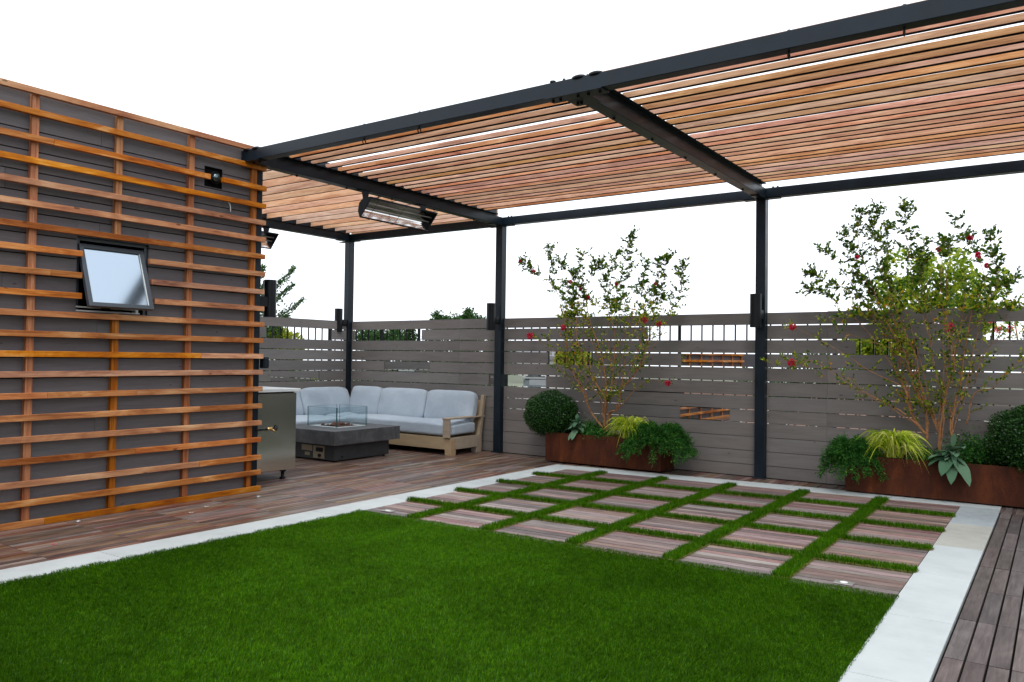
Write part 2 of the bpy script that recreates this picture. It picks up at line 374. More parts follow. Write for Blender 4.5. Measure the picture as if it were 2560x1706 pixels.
# ------------------------------------------------------------------ turf
def inl(y): return -5.045-.016*(8.254-y)+.305
struct('turf_base',B().hexa([(-4.93,-2.3,-.03),(-.74,-2.3,-.03),(-.74,8.25,-.03),(-4.74,8.0,-.03),(-4.93,-2.3,-.006),(-.74,-2.3,-.006),(-.74,8.25,-.006),(-4.74,8.0,-.006)]).mesh('turf_base',MT['turf']))
def lawnpts(n,x0,x1,y0,y1):
    P=np.stack([RNG.uniform(x0,x1,n),RNG.uniform(y0,y1,n),np.zeros(n)],1)
    edge=inl(P[:,1])-.012+.02*np.sin(P[:,1]*9)*np.sin(P[:,1]*23); P=P[P[:,0]>edge]
    far=4.862-.044*2.86*np.clip((-.75-P[:,0])/4,-.2,1.1)+.006*np.sin(P[:,0]*17); return P[P[:,1]<far]
A1=lawnpts(620000,-4.98,-.733,1.3,4.88); A2=lawnpts(40000,-4.98,-.722,.6,1.3); A3=lawnpts(26000,-4.98,-.722,-2.3,.6)
P=np.concatenate([A1,A2,A3]); n=len(P)
patch=.5+.5*np.sin(P[:,0]*2.1+np.sin(P[:,1]*1.7)*1.5)*np.sin(P[:,1]*2.9+P[:,0])
H=RNG.uniform(.013,.025,n)*(.88+.24*patch)*(1+.22*np.sin(P[:,0]*83+3*np.sin(P[:,1]*31))*np.sin(P[:,1]*91+3*np.sin(P[:,0]*27))); Wd=RNG.uniform(.0015,.0026,n)*np.where(P[:,1]<1.3,2.2,1); ln=RNG.uniform(.15,1.0,n)
nap=1.2*np.sin(P[:,0]*1.3+.7*np.sin(P[:,1]*1.9))+1.1*np.sin(P[:,1]*1.1+P[:,0]*.8)+RNG.normal(0,1.15,n)
o=put('artificial_lawn',blades('lawn',P,H,Wd,ln,MT['grass'],az=nap)); tag(o,'dense dark green artificial grass lawn inside the pale stone border','lawn',kind='stuff')
th=lawnpts(60000,-4.98,-.722,1.2,4.88); e=np.minimum(th[:,0]-inl(th[:,1]),np.minimum(-.722-th[:,0],4.87-th[:,1]))
th=th[(e<.03)|(RNG.random(len(th))<.2)]; n=len(th)
def strip_obj(name,x0,y0,x1,y1,label,skip=None,den=30000):
    n=int((x1-x0)*(y1-y0)*den); X=RNG.uniform(x0,x1,n); Y=RNG.uniform(y0,y1,n)
    if skip is not None:
        k=np.ones(n,bool)
        for a,c in skip: k&=~((X>a)&(X<c))
        X,Y=X[k],Y[k]; n=len(X)
    t=np.clip((-.75-X)/4,-.2,1.12); Yw=Y-.044*np.maximum(Y-2,0)*t; P=np.stack([X,Yw,np.zeros(n)],1)
    H=RNG.uniform(.032,.052,n); Wd=RNG.uniform(.0030,.0046,n); ln=RNG.uniform(.05,.5,n)
    loc=((x0+x1)/2,W((x0+x1)/2,(y0+y1)/2)[1],0)
    r=tag(put(name,blades(name,P,H,Wd,ln,MT['grass'],loc),None,loc),label,'grass strip','strips of turf between the wooden pavers')
    # pale thatch along the front and right foot of the strip
    m=int(((x1-x0)+(y1-y0))*900); q=RNG.random(m); s=RNG.random(m)<(x1-x0)/((x1-x0)+(y1-y0))
    X=np.where(s,x0+q*(x1-x0),x1+RNG.normal(0,.004,m)); Y=np.where(s,y0+RNG.normal(0,.004,m),y0+q*(y1-y0))
    if skip is not None:
        k=np.ones(m,bool)
        for a,c in skip: k&=~((X>a)&(X<c))
        X,Y=X[k],Y[k]; m=len(X)
    t=np.clip((-.75-X)/4,-.2,1.12); P=np.stack([X,Y-.044*np.maximum(Y-2,0)*t,np.zeros(m)],1)
    put('thatch',blades('thatch',P,RNG.uniform(.010,.022,m),RNG.uniform(.003,.005,m),RNG.uniform(.3,1.2,m),MT['thatch'],loc),r)
    return r
LX=[-4.25,-3.53,-2.80,-2.08,-1.38]
nm=['first long turf strip, nearest the left stone border','second long turf strip from the left stone border','middle one of the five long turf strips','fourth long turf strip from the left stone border','last long turf strip, nearest the right stone border']
for x,l in zip(LX,nm): strip_obj('turf_strip',x-.052,4.84,x+.052,8.21,l)
nm=['short cross row of turf nearest the big lawn','second cross row of turf counted from the big lawn','third cross row of turf counted from the big lawn','farthest cross row of turf, below the rusty planters']
for y,l in zip([5.487,6.205,6.921,7.635],nm): strip_obj('turf_row',-4.81,y-.045,-.735,y+.045,l,[(x-.055,x+.055) for x in LX])
# ------------------------------------------------------------------ pergola
pg=thing('pergola','black steel pergola roofed with open reddish wooden slats','pergola',(-6.32,4.8,0))
ZB,ZT=3.11,3.215
for (x,y,z1) in ((-6.388,4.805,ZB),(-6.32,8.805,ZB),(-2.735,8.805,ZB),(-9.285,8.805,ZB),(.85,8.805,ZB),(.85,4.67,ZB),(-9.285,4.67,ZB)):
    b=B().box(x-.054,y-.054,0,x+.054,y+.054,z1); b.box(x-.075,y-.075,.0,x+.075,y+.075,.009)
    part('post',b,MT['metal'],pg,.0035)
def beam(x0,y0,x1,y1): return part('beam',B().box(x0,y0,ZB,x1,y1,ZT),MT['metal'],pg,.0035)
beam(-9.345,4.62,3.0,4.712)            # near long beam
beam(-9.345,8.752,3.0,8.858)           # long beam above the fence
for x in (-9.285,-6.315,-2.735,.85): beam(x-.054,4.713,x+.054,8.751)
# angle ledges: a flat leg under the slat ends and an upright leg behind them
for x in (-9.285,-6.315,-2.735,.85):
    for s in (-1,1):
        q=lambda u,v:(min(x+s*u,x+s*v),max(x+s*u,x+s*v))
        low=(x<-9 or (x<-6 and s<0)); y0,y1=(4.98,8.752) if low else (4.715,8.60)
        a0,a1=q(.046,.052) if low else q(.0545,.0595); f0,f1=q(.0521,.075) if low else q(.0596,.112)
        if low: ob=B().box(a0,y0,3.2155,a1,y1,3.335).box(f0,y0,3.2155,f1,y1,3.2160)
        else: ob=B().box(a0,y0,3.206,a1,y1,3.262).box(f0,y0,3.2285,f1,y1,3.2318)
        bmesh.ops.remove_doubles(ob.bm,verts=ob.bm.verts,dist=.0002); part('ledge_angle',ob,MT['metal'],pg)
def slatmesh(w,th,hh,mat):   # reddish hardwood with the shade on its underside painted in black
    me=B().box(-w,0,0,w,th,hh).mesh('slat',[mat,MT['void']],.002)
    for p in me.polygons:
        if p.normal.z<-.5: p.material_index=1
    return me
ROWS={'L':[4.99,5.27,5.545,5.80,6.075,6.335,6.61,6.88,7.155,7.42,7.675,7.95,8.19,8.43,8.66,8.775],
 'C':[4.79,4.94,5.10,5.245,5.375,5.57,5.735,5.86,6.035,6.175,6.335,6.475,6.61,6.755,6.89,7.065,7.215,7.355,7.50,7.69,7.83,7.955,8.155,8.30],
 'R':[4.77,4.925,5.085,5.24,5.42,5.575,5.705,5.865,6.03,6.205,6.345,6.525,6.695,6.83,6.985,7.125,7.26,7.455,7.61,7.725,7.885,8.08,8.23,8.36,8.52]}
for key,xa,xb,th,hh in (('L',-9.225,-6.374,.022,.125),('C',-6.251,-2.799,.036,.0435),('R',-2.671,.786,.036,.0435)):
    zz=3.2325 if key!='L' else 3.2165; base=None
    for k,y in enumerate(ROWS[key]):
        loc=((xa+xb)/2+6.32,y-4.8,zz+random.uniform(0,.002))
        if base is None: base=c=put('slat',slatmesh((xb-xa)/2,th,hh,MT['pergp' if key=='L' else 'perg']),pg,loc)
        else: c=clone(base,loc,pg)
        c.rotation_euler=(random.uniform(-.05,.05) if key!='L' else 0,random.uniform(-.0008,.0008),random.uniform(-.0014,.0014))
# gusset plates and bolts
for x in (-6.32,-2.735):
    part('gusset_plate',B().box(x-.21,4.60,3.1,x+.23,4.72,3.108).box(x-.10,4.721,3.1,x+.10,4.86,3.108),MT['metal'],pg)
    for i,dx in enumerate((-.18,-.12,.02,.10,.19)): part('bolt',B().cyl((x+dx,4.665,3.086),(x+dx,4.665,3.0995),.012,6),MT['black'],pg)
    for dx in (-.06,-.03): part('bolt',B().cyl((x+dx,4.80,3.086),(x+dx,4.80,3.0995),.012,6),MT['black'],pg)
    for dx,r in ((-.17,.022),(-.08,.010),(.13,.012)): part('bolt',B().cyl((x+dx,4.64,3.2155),(x+dx,4.64,3.23),r,8),MT['black'],pg)
    for dx in (.04,.17): part('lifting_washer',B().ball((x+dx,4.64,3.214),.045,14,(1.3,.8,.45)),MT['black'],pg)
for x in (-2.735,-6.315):
    for y in (5.27,5.95,6.65,7.4,8.2): part('bolt',B().cyl((x-.02,y,3.098),(x-.02,y,3.1095),.011,8),MT['black'],pg)
for x,y in ((-9.285,8.805),(-6.32,8.805),(-2.735,8.805)):
    part('gusset_plate',B().box(x-.2,8.757,3.1,x+.2,8.85,3.108).box(x-.05,8.55,3.1,x+.05,8.756,3.108),MT['metal'],pg)
    for dx in (.12,.17): part('bolt',B().cyl((x+dx,8.80,3.2155),(x+dx,8.80,3.235),.012,6),MT['black'],pg)
eb=None
for x in (-4.77,-4.16,-1.30,-.69,.0):
    b=B().cyl((x,4.665,3.098),(x,4.665,3.1095),.006,8).torus((x,4.665,3.082),.017,.005,0,14,6)
    part('eye_bolt',b,MT['black'],pg); part('bolt',B().cyl((x,4.665,3.2155),(x,4.665,3.234),.011,6),MT['black'],pg)
# ------------------------------------------------------------------ long and side fence
G=[1.698,1.536,1.38,1.2225,1.0655,.907,.749,.605,.447,.29,.135]
edges=[1.835]+G+[.004]
def rowz(i):
    t=edges[i]-(0 if i==0 else (.0055 if i<7 else .003)); bt=edges[i+1]+(0 if i==11 else (.0055 if i<6 else .003)); return bt,t
def cutseg(a,b,cuts):
    seg=[(a,b)]
    for c,d in cuts:
        s2=[]
        for p,q in seg:
            if d<=p or c>=q: s2.append((p,q)); continue
            if c>p: s2.append((p,c))
            if d<q: s2.append((d,q))
        seg=s2
    return seg
cutsX={1:[(-9.18,-7.765),(-4.13,-2.80),(-.616,.45)],2:[(-1.758,-1.168)],3:[(-5.562,-4.88),(-3.69,-2.80)],4:[(-8.515,-7.60)],5:[(-6.52,-5.58)],7:[(-3.705,-3.10)]}
fx=thing('board_fence','long grey-brown horizontal board fence behind the rusty planters','fence',(-4.3,8.83,0))
YF=8.832
for (a,b_,joints) in ((-9.23,-6.376,(-7.05,)),(-6.264,-2.791,()),(-2.679,.796,(-2.04,))):
    bb=B()
    for i in range(12):
        z0,z1=rowz(i); cuts=list(cutsX.get(i,[]))+[(j-.0008,j+.0008) for j in joints]
        for p,q in cutseg(a,b_,cuts): 
            d=random.uniform(-.0015,.0015); bb.box(p,YF+d,z0,q,YF+.02+d,z1+(.004 if (i==0 and b_>0 and p>-2.5) else 0))
    part('boards',bb,MT['fence'],fx,.0012)
def mirror_y(x0,x1,i):
    z0,z1=edges[i+1]+.006,edges[i]-.006; part('mirror',B().box(x0+.002,YF+.012,z0,x1-.002,YF+.016,z1),MT['mirror'],fx)
mirror_y(-3.69,-2.795,3); mirror_y(-8.515,-7.60,4); mirror_y(-6.52,-6.377,5); mirror_y(-6.262,-5.58,5); mirror_y(-3.705,-3.10,7)
for (x0,x1,z0,z1) in ((-4.45,-3.66,.42,1.0),(-3.655,-3.2,.42,.80)): part('backing_board',B().box(x0,YF+.024,z0,x1,YF+.034,z1),MT['base'],fx)
for x in (-8.6,-7.85,-5.57,-4.95,-4.2,-3.72,-1.95,-1.1,-.63): part('fence_stud',B().box(x-.03,YF+.037,.0,x-.005,YF+.075,1.80),MT['black'],fx)
fy=thing('side_fence','short grey-brown board fence behind the grill and corner sofa','fence',(-9.25,6.7,0))
XF=-9.262; cutsY={1:[(7.215,8.45)],5:[(7.305,8.21)]}
bb=B()
for i in range(12):
    z0,z1=rowz(i)
    for p,q in cutseg(4.74,8.748,cutsY.get(i,[])): bb.box(XF-.02,p,z0,XF,q,z1)
part('boards',bb,MT['fencey'],fy,.0012)
part('mirror',B().box(XF-.016,7.307,edges[6]+.006,XF-.012,8.208,edges[5]-.006),MT['mirror'],fy)
for y in (5.4,6.3,7.19,8.47): part('fence_stud',B().box(XF-.075,y-.012,0,XF-.038,y+.012,1.80),MT['black'],fy)
# picket railings beyond the fences
rl=thing('metal_railing','black metal picket railing seen through gaps of the long fence','railing',(-4.3,8.97,0))
part('rail',B().box(-9.5,8.955,1.735,1.6,8.995,1.765).box(-9.5,8.955,.08,1.6,8.995,.11),MT['black'],rl)
pk=put('picket',B().box(-.0075,-.0075,.11,.0075,.0075,1.735).mesh('picket',MT['black']),rl,(-9.41+4.3,.005,0))
for k in range(1,80): clone(pk,(-9.41+4.3+.1345*k,.005,0),rl)
r2=thing('metal_railing','black metal picket railing seen through the opening of the short side fence','railing',(-9.42,6.7,0))
part('rail',B().box(-9.44,4.6,1.735,-9.40,8.95,1.765).box(-9.44,4.6,.08,-9.40,8.95,.11),MT['black'],r2)
pk=put('picket',B().box(-.0075,-.0075,.11,.0075,.0075,1.735).mesh('picket',MT['black']),r2,(0,4.62-6.7,0))
for k in range(1,32): clone(pk,(0,4.62-6.7+.1345*k,0),r2)
pp=B().box(-9.95,9.10,-.4,3.0,9.35,.50).box(-9.95,4.2,-.4,-9.62,9.098,.50)
solo('parapet_wall',pp,MT['trunk'],'low dark parapet wall glimpsed through the lower fence gaps','wall',(-4,9.2,-.4))
# ------------------------------------------------------------------ sconces
def sconce(x,y,label,dy=.145):
    t=thing('post_sconce',label,'wall lamp',(x,y,1.665),'cylinder lamps on the pergola posts')
    b=B(); n=40; r=.0615
    def prof(z,rr): return [b.bm.verts.new((x+math.cos(2*pi*k/n)*rr*(1-.03*(k%4==0)),y+math.sin(2*pi*k/n)*rr*(1-.03*(k%4==0)),z)) for k in range(n)]
    R=[prof(1.667,.052),prof(1.665,r),prof(2.03,r),prof(2.03,.052),prof(1.99,.05)]
    for p,q in zip(R,R[1:]):
        for k in range(n): b.bm.faces.new((p[k],p[(k+1)%n],q[(k+1)%n],q[k]))
    b.bm.faces.new(R[0][::-1]); b.bm.faces.new(R[-1])
    part('shade',b,MT['black'],t)
    s=1 if dy>0 else -1; ya=y+s*.058; yb=y+dy
    part('bracket',B().box(x-.03,min(ya,yb),1.76,x+.045,max(ya,yb),1.86),MT['black'],t,.003)
    part('lens',B().cyl((x,y,1.985),(x,y,1.9885),.047,20),MT['white'],t); return t
sconce(-2.735,8.60,'black cylinder lamp on the post between the two rusty planters')
sconce(-6.325,8.60,'black cylinder lamp on the post right of the sofa')
sconce(-9.290,8.60,'black cylinder lamp on the far corner post behind the sofa')
sconce(-6.388,5.01,'largest black cylinder lamp, just right of the slatted wall above the grill',-.147)
# ------------------------------------------------------------------ heaters
def heater(xb,y0,y1,label):
    t=thing('patio_heater',label,'heater',(xb,(y0+y1)/2,3.11),'infrared heaters under the pergola beams')
    # cross-section in x,z ; opening from upper lip A to lower lip Bp, facing +x and down
    A=(xb+.235,3.005); Bp=(xb+.075,2.815); back=[(xb+.225,3.018),(xb+.12,3.02),(xb+.05,2.965),(xb+.035,2.88),(xb+.062,2.805)]
    def cs(poly,ya,yb): # prism along y, polygon in (x,z)
        b=B(); b.prism(poly,1,ya,yb); return b
    part('end_cap',cs([A]+back+[Bp],y0,y0+.012),MT['metal'],t); part('end_cap',cs([A]+back+[Bp],y1-.012,y1),MT['metal'],t)
    b=B(); outer=back; n=len(outer)
    va=[b.bm.verts.new((p[0],y0+.0125,p[1])) for p in outer]; vb=[b.bm.verts.new((p[0],y1-.0125,p[1])) for p in outer]
    for i in range(n-1): b.bm.faces.new((va[i],va[i+1],vb[i+1],vb[i]))
    part('housing',b,MT['metal'],t)
    b=B(); m=14; P=[]
    for i in range(m+1):
        s=i/m; px=A[0]*(1-s)+Bp[0]*s; pz=A[1]*(1-s)+Bp[1]*s; d=.085*(1-(2*s-1)**2); P.append((px-.76*d,pz+.64*d))
    va=[b.bm.verts.new((p[0],y0+.013,p[1])) for p in P]; vb=[b.bm.verts.new((p[0],y1-.013,p[1])) for p in P]
    for i in range(m): b.bm.faces.new((va[i],va[i+1],vb[i+1],vb[i]))
    part('reflector',b,MT['chrome'],t)
    for s in (.36,.60):
        px=A[0]*(1-s)+Bp[0]*s-.028; pz=A[1]*(1-s)+Bp[1]*s+.024
        part('heating_tube',B().cyl((px,y0+.02,pz),(px,y1-.02,pz),.0085,12),MT['quartz'],t)
    for dy in (.12,.50): part('guard_wire',B().tube([(A[0],y0+(y1-y0)*dy,A[1]),(Bp[0],y0+(y1-y0)*dy-.02,Bp[1])],.0022,6),MT['black'],t)
    part('lip',B().tube([(A[0],y0,A[1]),(A[0],y1,A[1])],.006,6).tube([(Bp[0],y0,Bp[1]),(Bp[0],y1,Bp[1])],.006,6),MT['metal'],t)
    for yy in (y0+.03,y1-.13):
        b=B().prism([(yy-.045,3.108),(yy+.07,3.108),(yy+.035,2.95),(yy-.01,2.95)],0,xb+.1,xb+.106).box(xb+.02,yy-.045,3.098,xb+.106,yy+.07,3.108)
        part('bracket',b,MT['metal'],t)
    part('cable',B().tube(spline([(xb+.12,y0+.10,2.995),(xb+.12,y0+.15,3.04),(xb+.09,y0+.24,3.05),(xb+.06,y0+.30,3.10)]),.007,6),MT['black'],t)
heater(-6.34,6.09,7.20,'long infrared heater with chrome reflector hung from the middle cross beam')
heater(-9.36,6.17,7.29,'infrared heater half hidden by the slatted wall, on the far cross beam')
# ------------------------------------------------------------------ slatted wall
wl=thing('slatted_wall','tall grey board wall faced with orange wooden slats, with a small tilted window','wall',(-6.35,2,0))
XW=-6.35; bb=B()
zg=[3.268-.155*k for k in range(22)]
oy0,oy1,oz0,oz1=3.13,3.722,1.618,2.212
for i in range(21):
    zt=zg[i]-.004; zb=max(zg[i+1]+.004,.01)
    segs=[(-1.2,4.735)]
    hole=(oy0,oy1) if (zb<oz1 and zt>oz0) else None
    hl=(4.236,4.416) if (zb<2.997 and zt>2.815) else None
    js=[{0:2.1,1:3.3,2:1.2,3:4.1,4:2.6}[i%5]]
    for a,c in cutseg(-1.2,4.735,[(j-.001,j+.001) for j in js]):
        pieces=[(a,c,zb,zt)]
        for (h,z0,z1) in ((hole,oz0,oz1),(hl,2.815,2.997)):
            if h is None: continue
            np_=[]
            for (p,q,u,v) in pieces:
                if q<=h[0] or p>=h[1]: np_.append((p,q,u,v)); continue
                if p<h[0]: np_.append((p,h[0],u,v))
                if q>h[1]: np_.append((h[1],q,u,v))
                if v>z1+.004: np_.append((max(p,h[0]),min(q,h[1]),max(u,z1),v))
                if u<z0-.004: np_.append((max(p,h[0]),min(q,h[1]),u,min(v,z0)))
            pieces=np_
        for (p,q,u,v) in pieces: bb.box(XW-.02,p,u,XW,q,v)
part('backing_boards',bb,MT['wallb'],wl,.001)
# hollow dark building core behind the boards (top left open above 3.05 m)
def ring(x0,x1,y0,y1,z0,z1,hy0,hy1,hz0,hz1,b):
    b.box(x0,y0,z0,x1,hy0,z1); b.box(x0,hy1,z0,x1,y1,z1); b.box(x0,hy0,z0,x1,hy1,hz0); b.box(x0,hy0,hz1,x1,hy1,z1)
b=B(); ring(-6.42,-6.385,-1.18,4.72,.0,3.05,oy0-.02,oy1+.02,oz0-.02,oz1+.02,b)
b.box(-8.4,-1.18,.0,-6.421,-1.14,3.05).box(-8.4,4.58,.0,-6.421,4.62,3.05).box(-8.4,-1.139,.0,-8.36,4.579,3.05).box(-8.4,-1.18,3.051,-6.385,4.72,3.08)
part('building_core',b,MT['void'],wl)
# battens
for y in (4.745,4.083,3.43,2.783,2.13,1.48,.83,.18,-.47,-1.12):
    w=.0265; segs=[(.045,3.222)]
    if abs(y-3.43)<.01: segs=[(.045,1.615),(2.222,3.222)]
    for z0,z1 in segs: part('batten',B().box(XW+.001,y-w,z0,XW+.042,y+w,z1),MT['batten'],wl,.0015)
tops=[3.265,3.105,2.91,2.742,2.58,2.42,2.256,2.088,1.918,1.757,1.605,1.452,1.302,1.15,.990,.828,.668,.508,.340,.198,.045]
xs0,xs1=XW+.043,XW+.084
def slatpiece(y0,y1,zt):
    z=zt-.045; L_=y1-y0
    o=part('slat',B().box(xs0,y0,z,xs1+random.uniform(-.003,.003),y1,zt),MT['slat'],wl,.0018); return o
for i,z in enumerate(tops):
    end=4.852+random.uniform(-.006,.006); cuts=[]
    if i==2: cuts=[(4.245,4.375)]
    if i in (7,8,9): cuts=[(3.135,{7:3.69,8:3.705,9:3.74}[i])]
    j=[1.2,.3,2.9,-.2,1.7,.6][i%6]; cuts=cuts+[(j-.0012,j+.0012)]
    if i in (12,15,18): cuts.append((4.19-.001,4.19+.001))
    if i in (14,17): cuts.append((3.6-.001,3.6+.001))
    for a,c in cutseg(-1.17,end,cuts): slatpiece(a,c,z if i else z)
# window: part of the wall
fr=B(); x0,x1=-6.40,-6.37
fr.box(x0,oy0,oz0,x1,oy0+.028,oz1).box(x0,oy1-.028,oz0,x1,oy1,oz1).box(x0,oy0+.0281,oz1-.03,x1,oy1-.0281,oz1)
win=part('window',fr,MT['frame'],wl,.001)
part('window_sill',B().box(-6.415,oy0+.001,oz0+.001,-6.345,oy1-.07,oz0+.012).box(-6.415,oy0+.001,oz0+.032,-6.35,oy1-.10,oz0+.042).box(-6.415,oy1-.098,oz0+.0125,-6.36,oy1-.075,oz0+.05),MT['alu'],win)
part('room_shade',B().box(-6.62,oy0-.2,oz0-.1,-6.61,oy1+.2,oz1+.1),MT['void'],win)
H0=Vector((-6.368,0,2.150)); B0=Vector((-6.182,0,1.652)); dv=(B0-H0); Lw=dv.length; dv.normalize(); nv=Vector((-dv.z,0,dv.x))*1.0
if nv.x<0: nv=-nv
def sq(y0,y1,s0,s1,d0,d1,b):
    P=[]
    for d in (d0,d1):
        for (yy,s) in ((y0,s0),(y1,s0),(y1,s1),(y0,s1)):
            p=H0+dv*s+nv*d; P.append((p.x,yy,p.z))
    b.hexa(P)
ya,yb=3.143,3.676; b=B(); w=.034
sq(ya,ya+w,0,Lw,-.018,.018,b); sq(yb-w,yb,0,Lw,-.018,.018,b); sq(ya+w,yb-w,Lw-w,Lw,-.018,.018,b); sq(ya+w,yb-w,0,w,-.018,.018,b)
sash=part('sash',b,MT['frame'],win,.0015)
b=B(); sq(ya+w,yb-w,w,Lw-w,-.003,.003,b); part('pane',b,MT['pane'],win)
b=B(); sq(yb-w-.008,yb-w-.001,w,Lw-w,.004,.012,b); part('glazing_bead',b,MT['alu'],win)
part('stay_arm',B().tube([(-6.36,3.37,1.655),(-6.28,3.40,1.662),(-6.22,3.44,1.66)],.006,6).box(-6.37,3.33,1.645,-6.34,3.40,1.662),MT['black'],win)
# globe lamp in its recess
t=thing('globe_lamp','small glass globe lamp in a black square recess near the top of the slatted wall','wall lamp',(-6.37,4.325,2.905))
b=B(); y0,y1,z0,z1=4.237,4.415,2.816,2.996
b.box(-6.384,y0,z0,-6.378,y1,z1).box(-6.3779,y0,z0,-6.346,y0+.003,z1).box(-6.3779,y1-.003,z0,-6.346,y1,z1).box(-6.3779,y0+.0031,z0,-6.346,y1-.0031,z0+.003).box(-6.3779,y0+.0031,z1-.003,-6.346,y1-.0031,z1)
part('recess_box',b,MT['void'],t)
part('lamp_base',B().cyl((-6.377,4.325,2.905),(-6.345,4.325,2.905),.048,20),MT['black'],t)
part('globe',B().ball((-6.315,4.325,2.90),.043,20),MT['bulb'],t)
part('guard_ring',B().torus((-6.318,4.325,2.90),.052,.004,0,20,6).torus((-6.305,4.325,2.90),.046,.003,1,20,6),MT['black'],t)
solo('cable_stub',B().tube(spline([(-6.34,4.40,2.705),(-6.32,4.44,2.71),(-6.305,4.475,2.68),(-6.31,4.487,2.615)]),.0045,6),MT['white'],'short loose white cable stub sticking out of the slatted wall','cable',(-6.34,4.4,2.70))
t=thing('garden_tap','brass hose tap with black handle at the end of the slatted wall','tap',(-6.27,4.84,.576))
part('pipe',B().tube([(-6.29,4.80,.576),(-6.29,4.93,.576)],.010,8),MT['black'],t)
part('valve',B().cyl((-6.29,4.93,.576),(-6.29,4.99,.58),.016,10).ball((-6.29,4.975,.576),.020,10).cyl((-6.29,4.985,.575),(-6.265,5.01,.545),.011,10),MT['brass'],t)
part('handle',B().torus((-6.275,5.02,.588),.022,.006,1,14,6).cyl((-6.28,4.985,.58),(-6.275,5.02,.588),.006,8),MT['black'],t)
t=thing('outlet_box','black weatherproof outlet box beside the end of the slatted wall','outlet box',(-6.30,4.89,1.17))
part('box',B().box(-6.335,4.862,1.165,-6.275,4.925,1.272),MT['black'],t,.004)
part('cover',B().box(-6.2745,4.868,1.175,-6.262,4.919,1.262),MT['metal'],t,.004)
# ------------------------------------------------------------------ grill
t=thing('outdoor_grill','stainless steel grill cabinet on black feet behind the slatted wall','grill',(-7.4,5.3,0))
xa,xb,y0,y1=-8.15,-6.635,4.98,5.572
part('cabinet',B().box(xa,y0,.10,xb,y1,.898),MT['steel'],t,.004)
part('gap_band',B().box(xa+.02,y0+.02,.8981,xb-.02,y1-.02,.912),MT['black'],t)
part('countertop',B().box(xa-.03,y0-.03,.9121,xb+.03,y1+.03,.944),MT['alu'],t,.003)
part('hood',B().prism([(5.03,.9445),(5.55,.9445),(5.55,1.16),(5.38,1.25),(5.15,1.22),(5.03,1.05)],0,-8.12,-7.74),MT['steel'],t,.004)
part('hood_handle',B().cyl((-8.08,4.99,1.09),(-7.80,4.99,1.09),.012).cyl((-8.07,4.99,1.09),(-8.07,5.06,1.09),.008).cyl((-7.81,4.99,1.09),(-7.81,5.06,1.09),.008),MT['chrome'],t)
part('control_panel',B().prism([(5.573,.80),(5.60,.80),(5.60,.90),(5.573,.905)],0,-8.0,-7.1),MT['alu'],t)
part('back_panel',B().box(-7.70,5.50,.9445,-7.23,5.53,1.09),MT['alu'],t,.002)
for k in range(4): part('door',B().box(-8.1+.37*k,4.965,.14,-7.76+.37*k,4.9795,.80),MT['steel'],t,.003)
for (x,y) in ((-6.70,5.46),(-6.70,5.06),(-8.08,5.46),(-8.08,5.06)):
    part('foot',B().tube([(x,y,0),(x,y,.018),(x,y,.020),(x,y,.075),(x,y,.077),(x,y,.10)],[.032,.032,.018,.018,.034,.034],14),MT['black'],t)
# ------------------------------------------------------------------ corner sofa
def cushion(name,c,size,parent,rot=(0,0,0),e=7,puff=.22,wr=.010,seed=0,n=14):
    bm=bmesh.new(); bmesh.ops.create_cube(bm,size=2); bmesh.ops.subdivide_edges(bm,edges=bm.edges,cuts=n,use_grid_fill=True)
    R=Matrix.Rotation(rot[2],4,'Z')@Matrix.Rotation(rot[1],4,'Y')@Matrix.Rotation(rot[0],4,'X'); off=rootloc(parent)
    thin=min(range(3),key=lambda i:size[i]); oth=[i for i in range(3) if i!=thin]
    for v in bm.verts:
        p=list(v.co); inf=max(abs(a) for a in p); pn=sum(abs(a)**e for a in p)**(1/e); q=[a*inf/pn for a in p]
        u,w=q[oth[0]],q[oth[1]]
        k=(1-puff)+puff*(1-u**4)*(1-w**4)
        q[thin]*=k
        s=seed*1.7
        d=wr*1.25*(math.sin(u*3.1+s)*math.sin(w*2.3+s*2)+.5*math.sin(u*6.2+w*3.4+s)+.45*math.sin(u*13+w*5+s*3)*abs(w)**2)
        co=Vector([q[i]*size[i]/2 for i in range(3)]); co[thin]+=d*(1 if q[thin]>0 else .4)
        pinch=.035*(abs(u)*abs(w))**5; co[oth[0]]*=1+pinch; co[oth[1]]*=1+pinch
        v.co=(R@co)+Vector(c)-off
    for f in bm.faces: f.smooth=True
    me=bpy.data.meshes.new(name); bm.to_mesh(me); bm.free(); me.materials.append(MT['fabric'])
    return put(name,me,parent)
t=thing('corner_sofa','L-shaped teak corner sofa with pale blue-grey cushions','sofa',(-7.9,8.3,0)); sw=MT['sofaw']
# right run
part('apron',B().box(-8.40,8.05,.078,-6.542,8.075,.236),sw,t,.002)
part('apron',B().box(-6.567,8.0755,.078,-6.542,8.70,.236),sw,t,.002)
part('apron',B().box(-9.05,6.05,.078,-8.425,6.075,.236),sw,t,.002)
part('apron',B().box(-8.425,6.0755,.078,-8.4005,8.05,.236),sw,t,.002)
part('seat_base',B().box(-9.05,8.0755,.19,-6.568,8.68,.232).box(-9.05,6.0755,.19,-8.4255,8.0745,.232),sw,t)
for (x0,y0) in ((-6.645,8.047),(-6.645,8.61),(-8.43,6.045),(-9.1,6.045),(-9.1,8.6)): part('foot',B().box(x0,y0,0,x0+.105,y0+.105,.20),sw,t,.003)
part('arm_post',B().box(-6.66,8.018,.2365,-6.548,8.046,.4735),sw,t,.002)
part('arm_rest',B().box(-6.665,8.01,.474,-6.545,8.80,.495),sw,t,.003)
part('back_post',B().prism([(8.66,.20),(8.72,.20),(8.815,.775),(8.765,.775)],0,-6.60,-6.548),sw,t,.002)
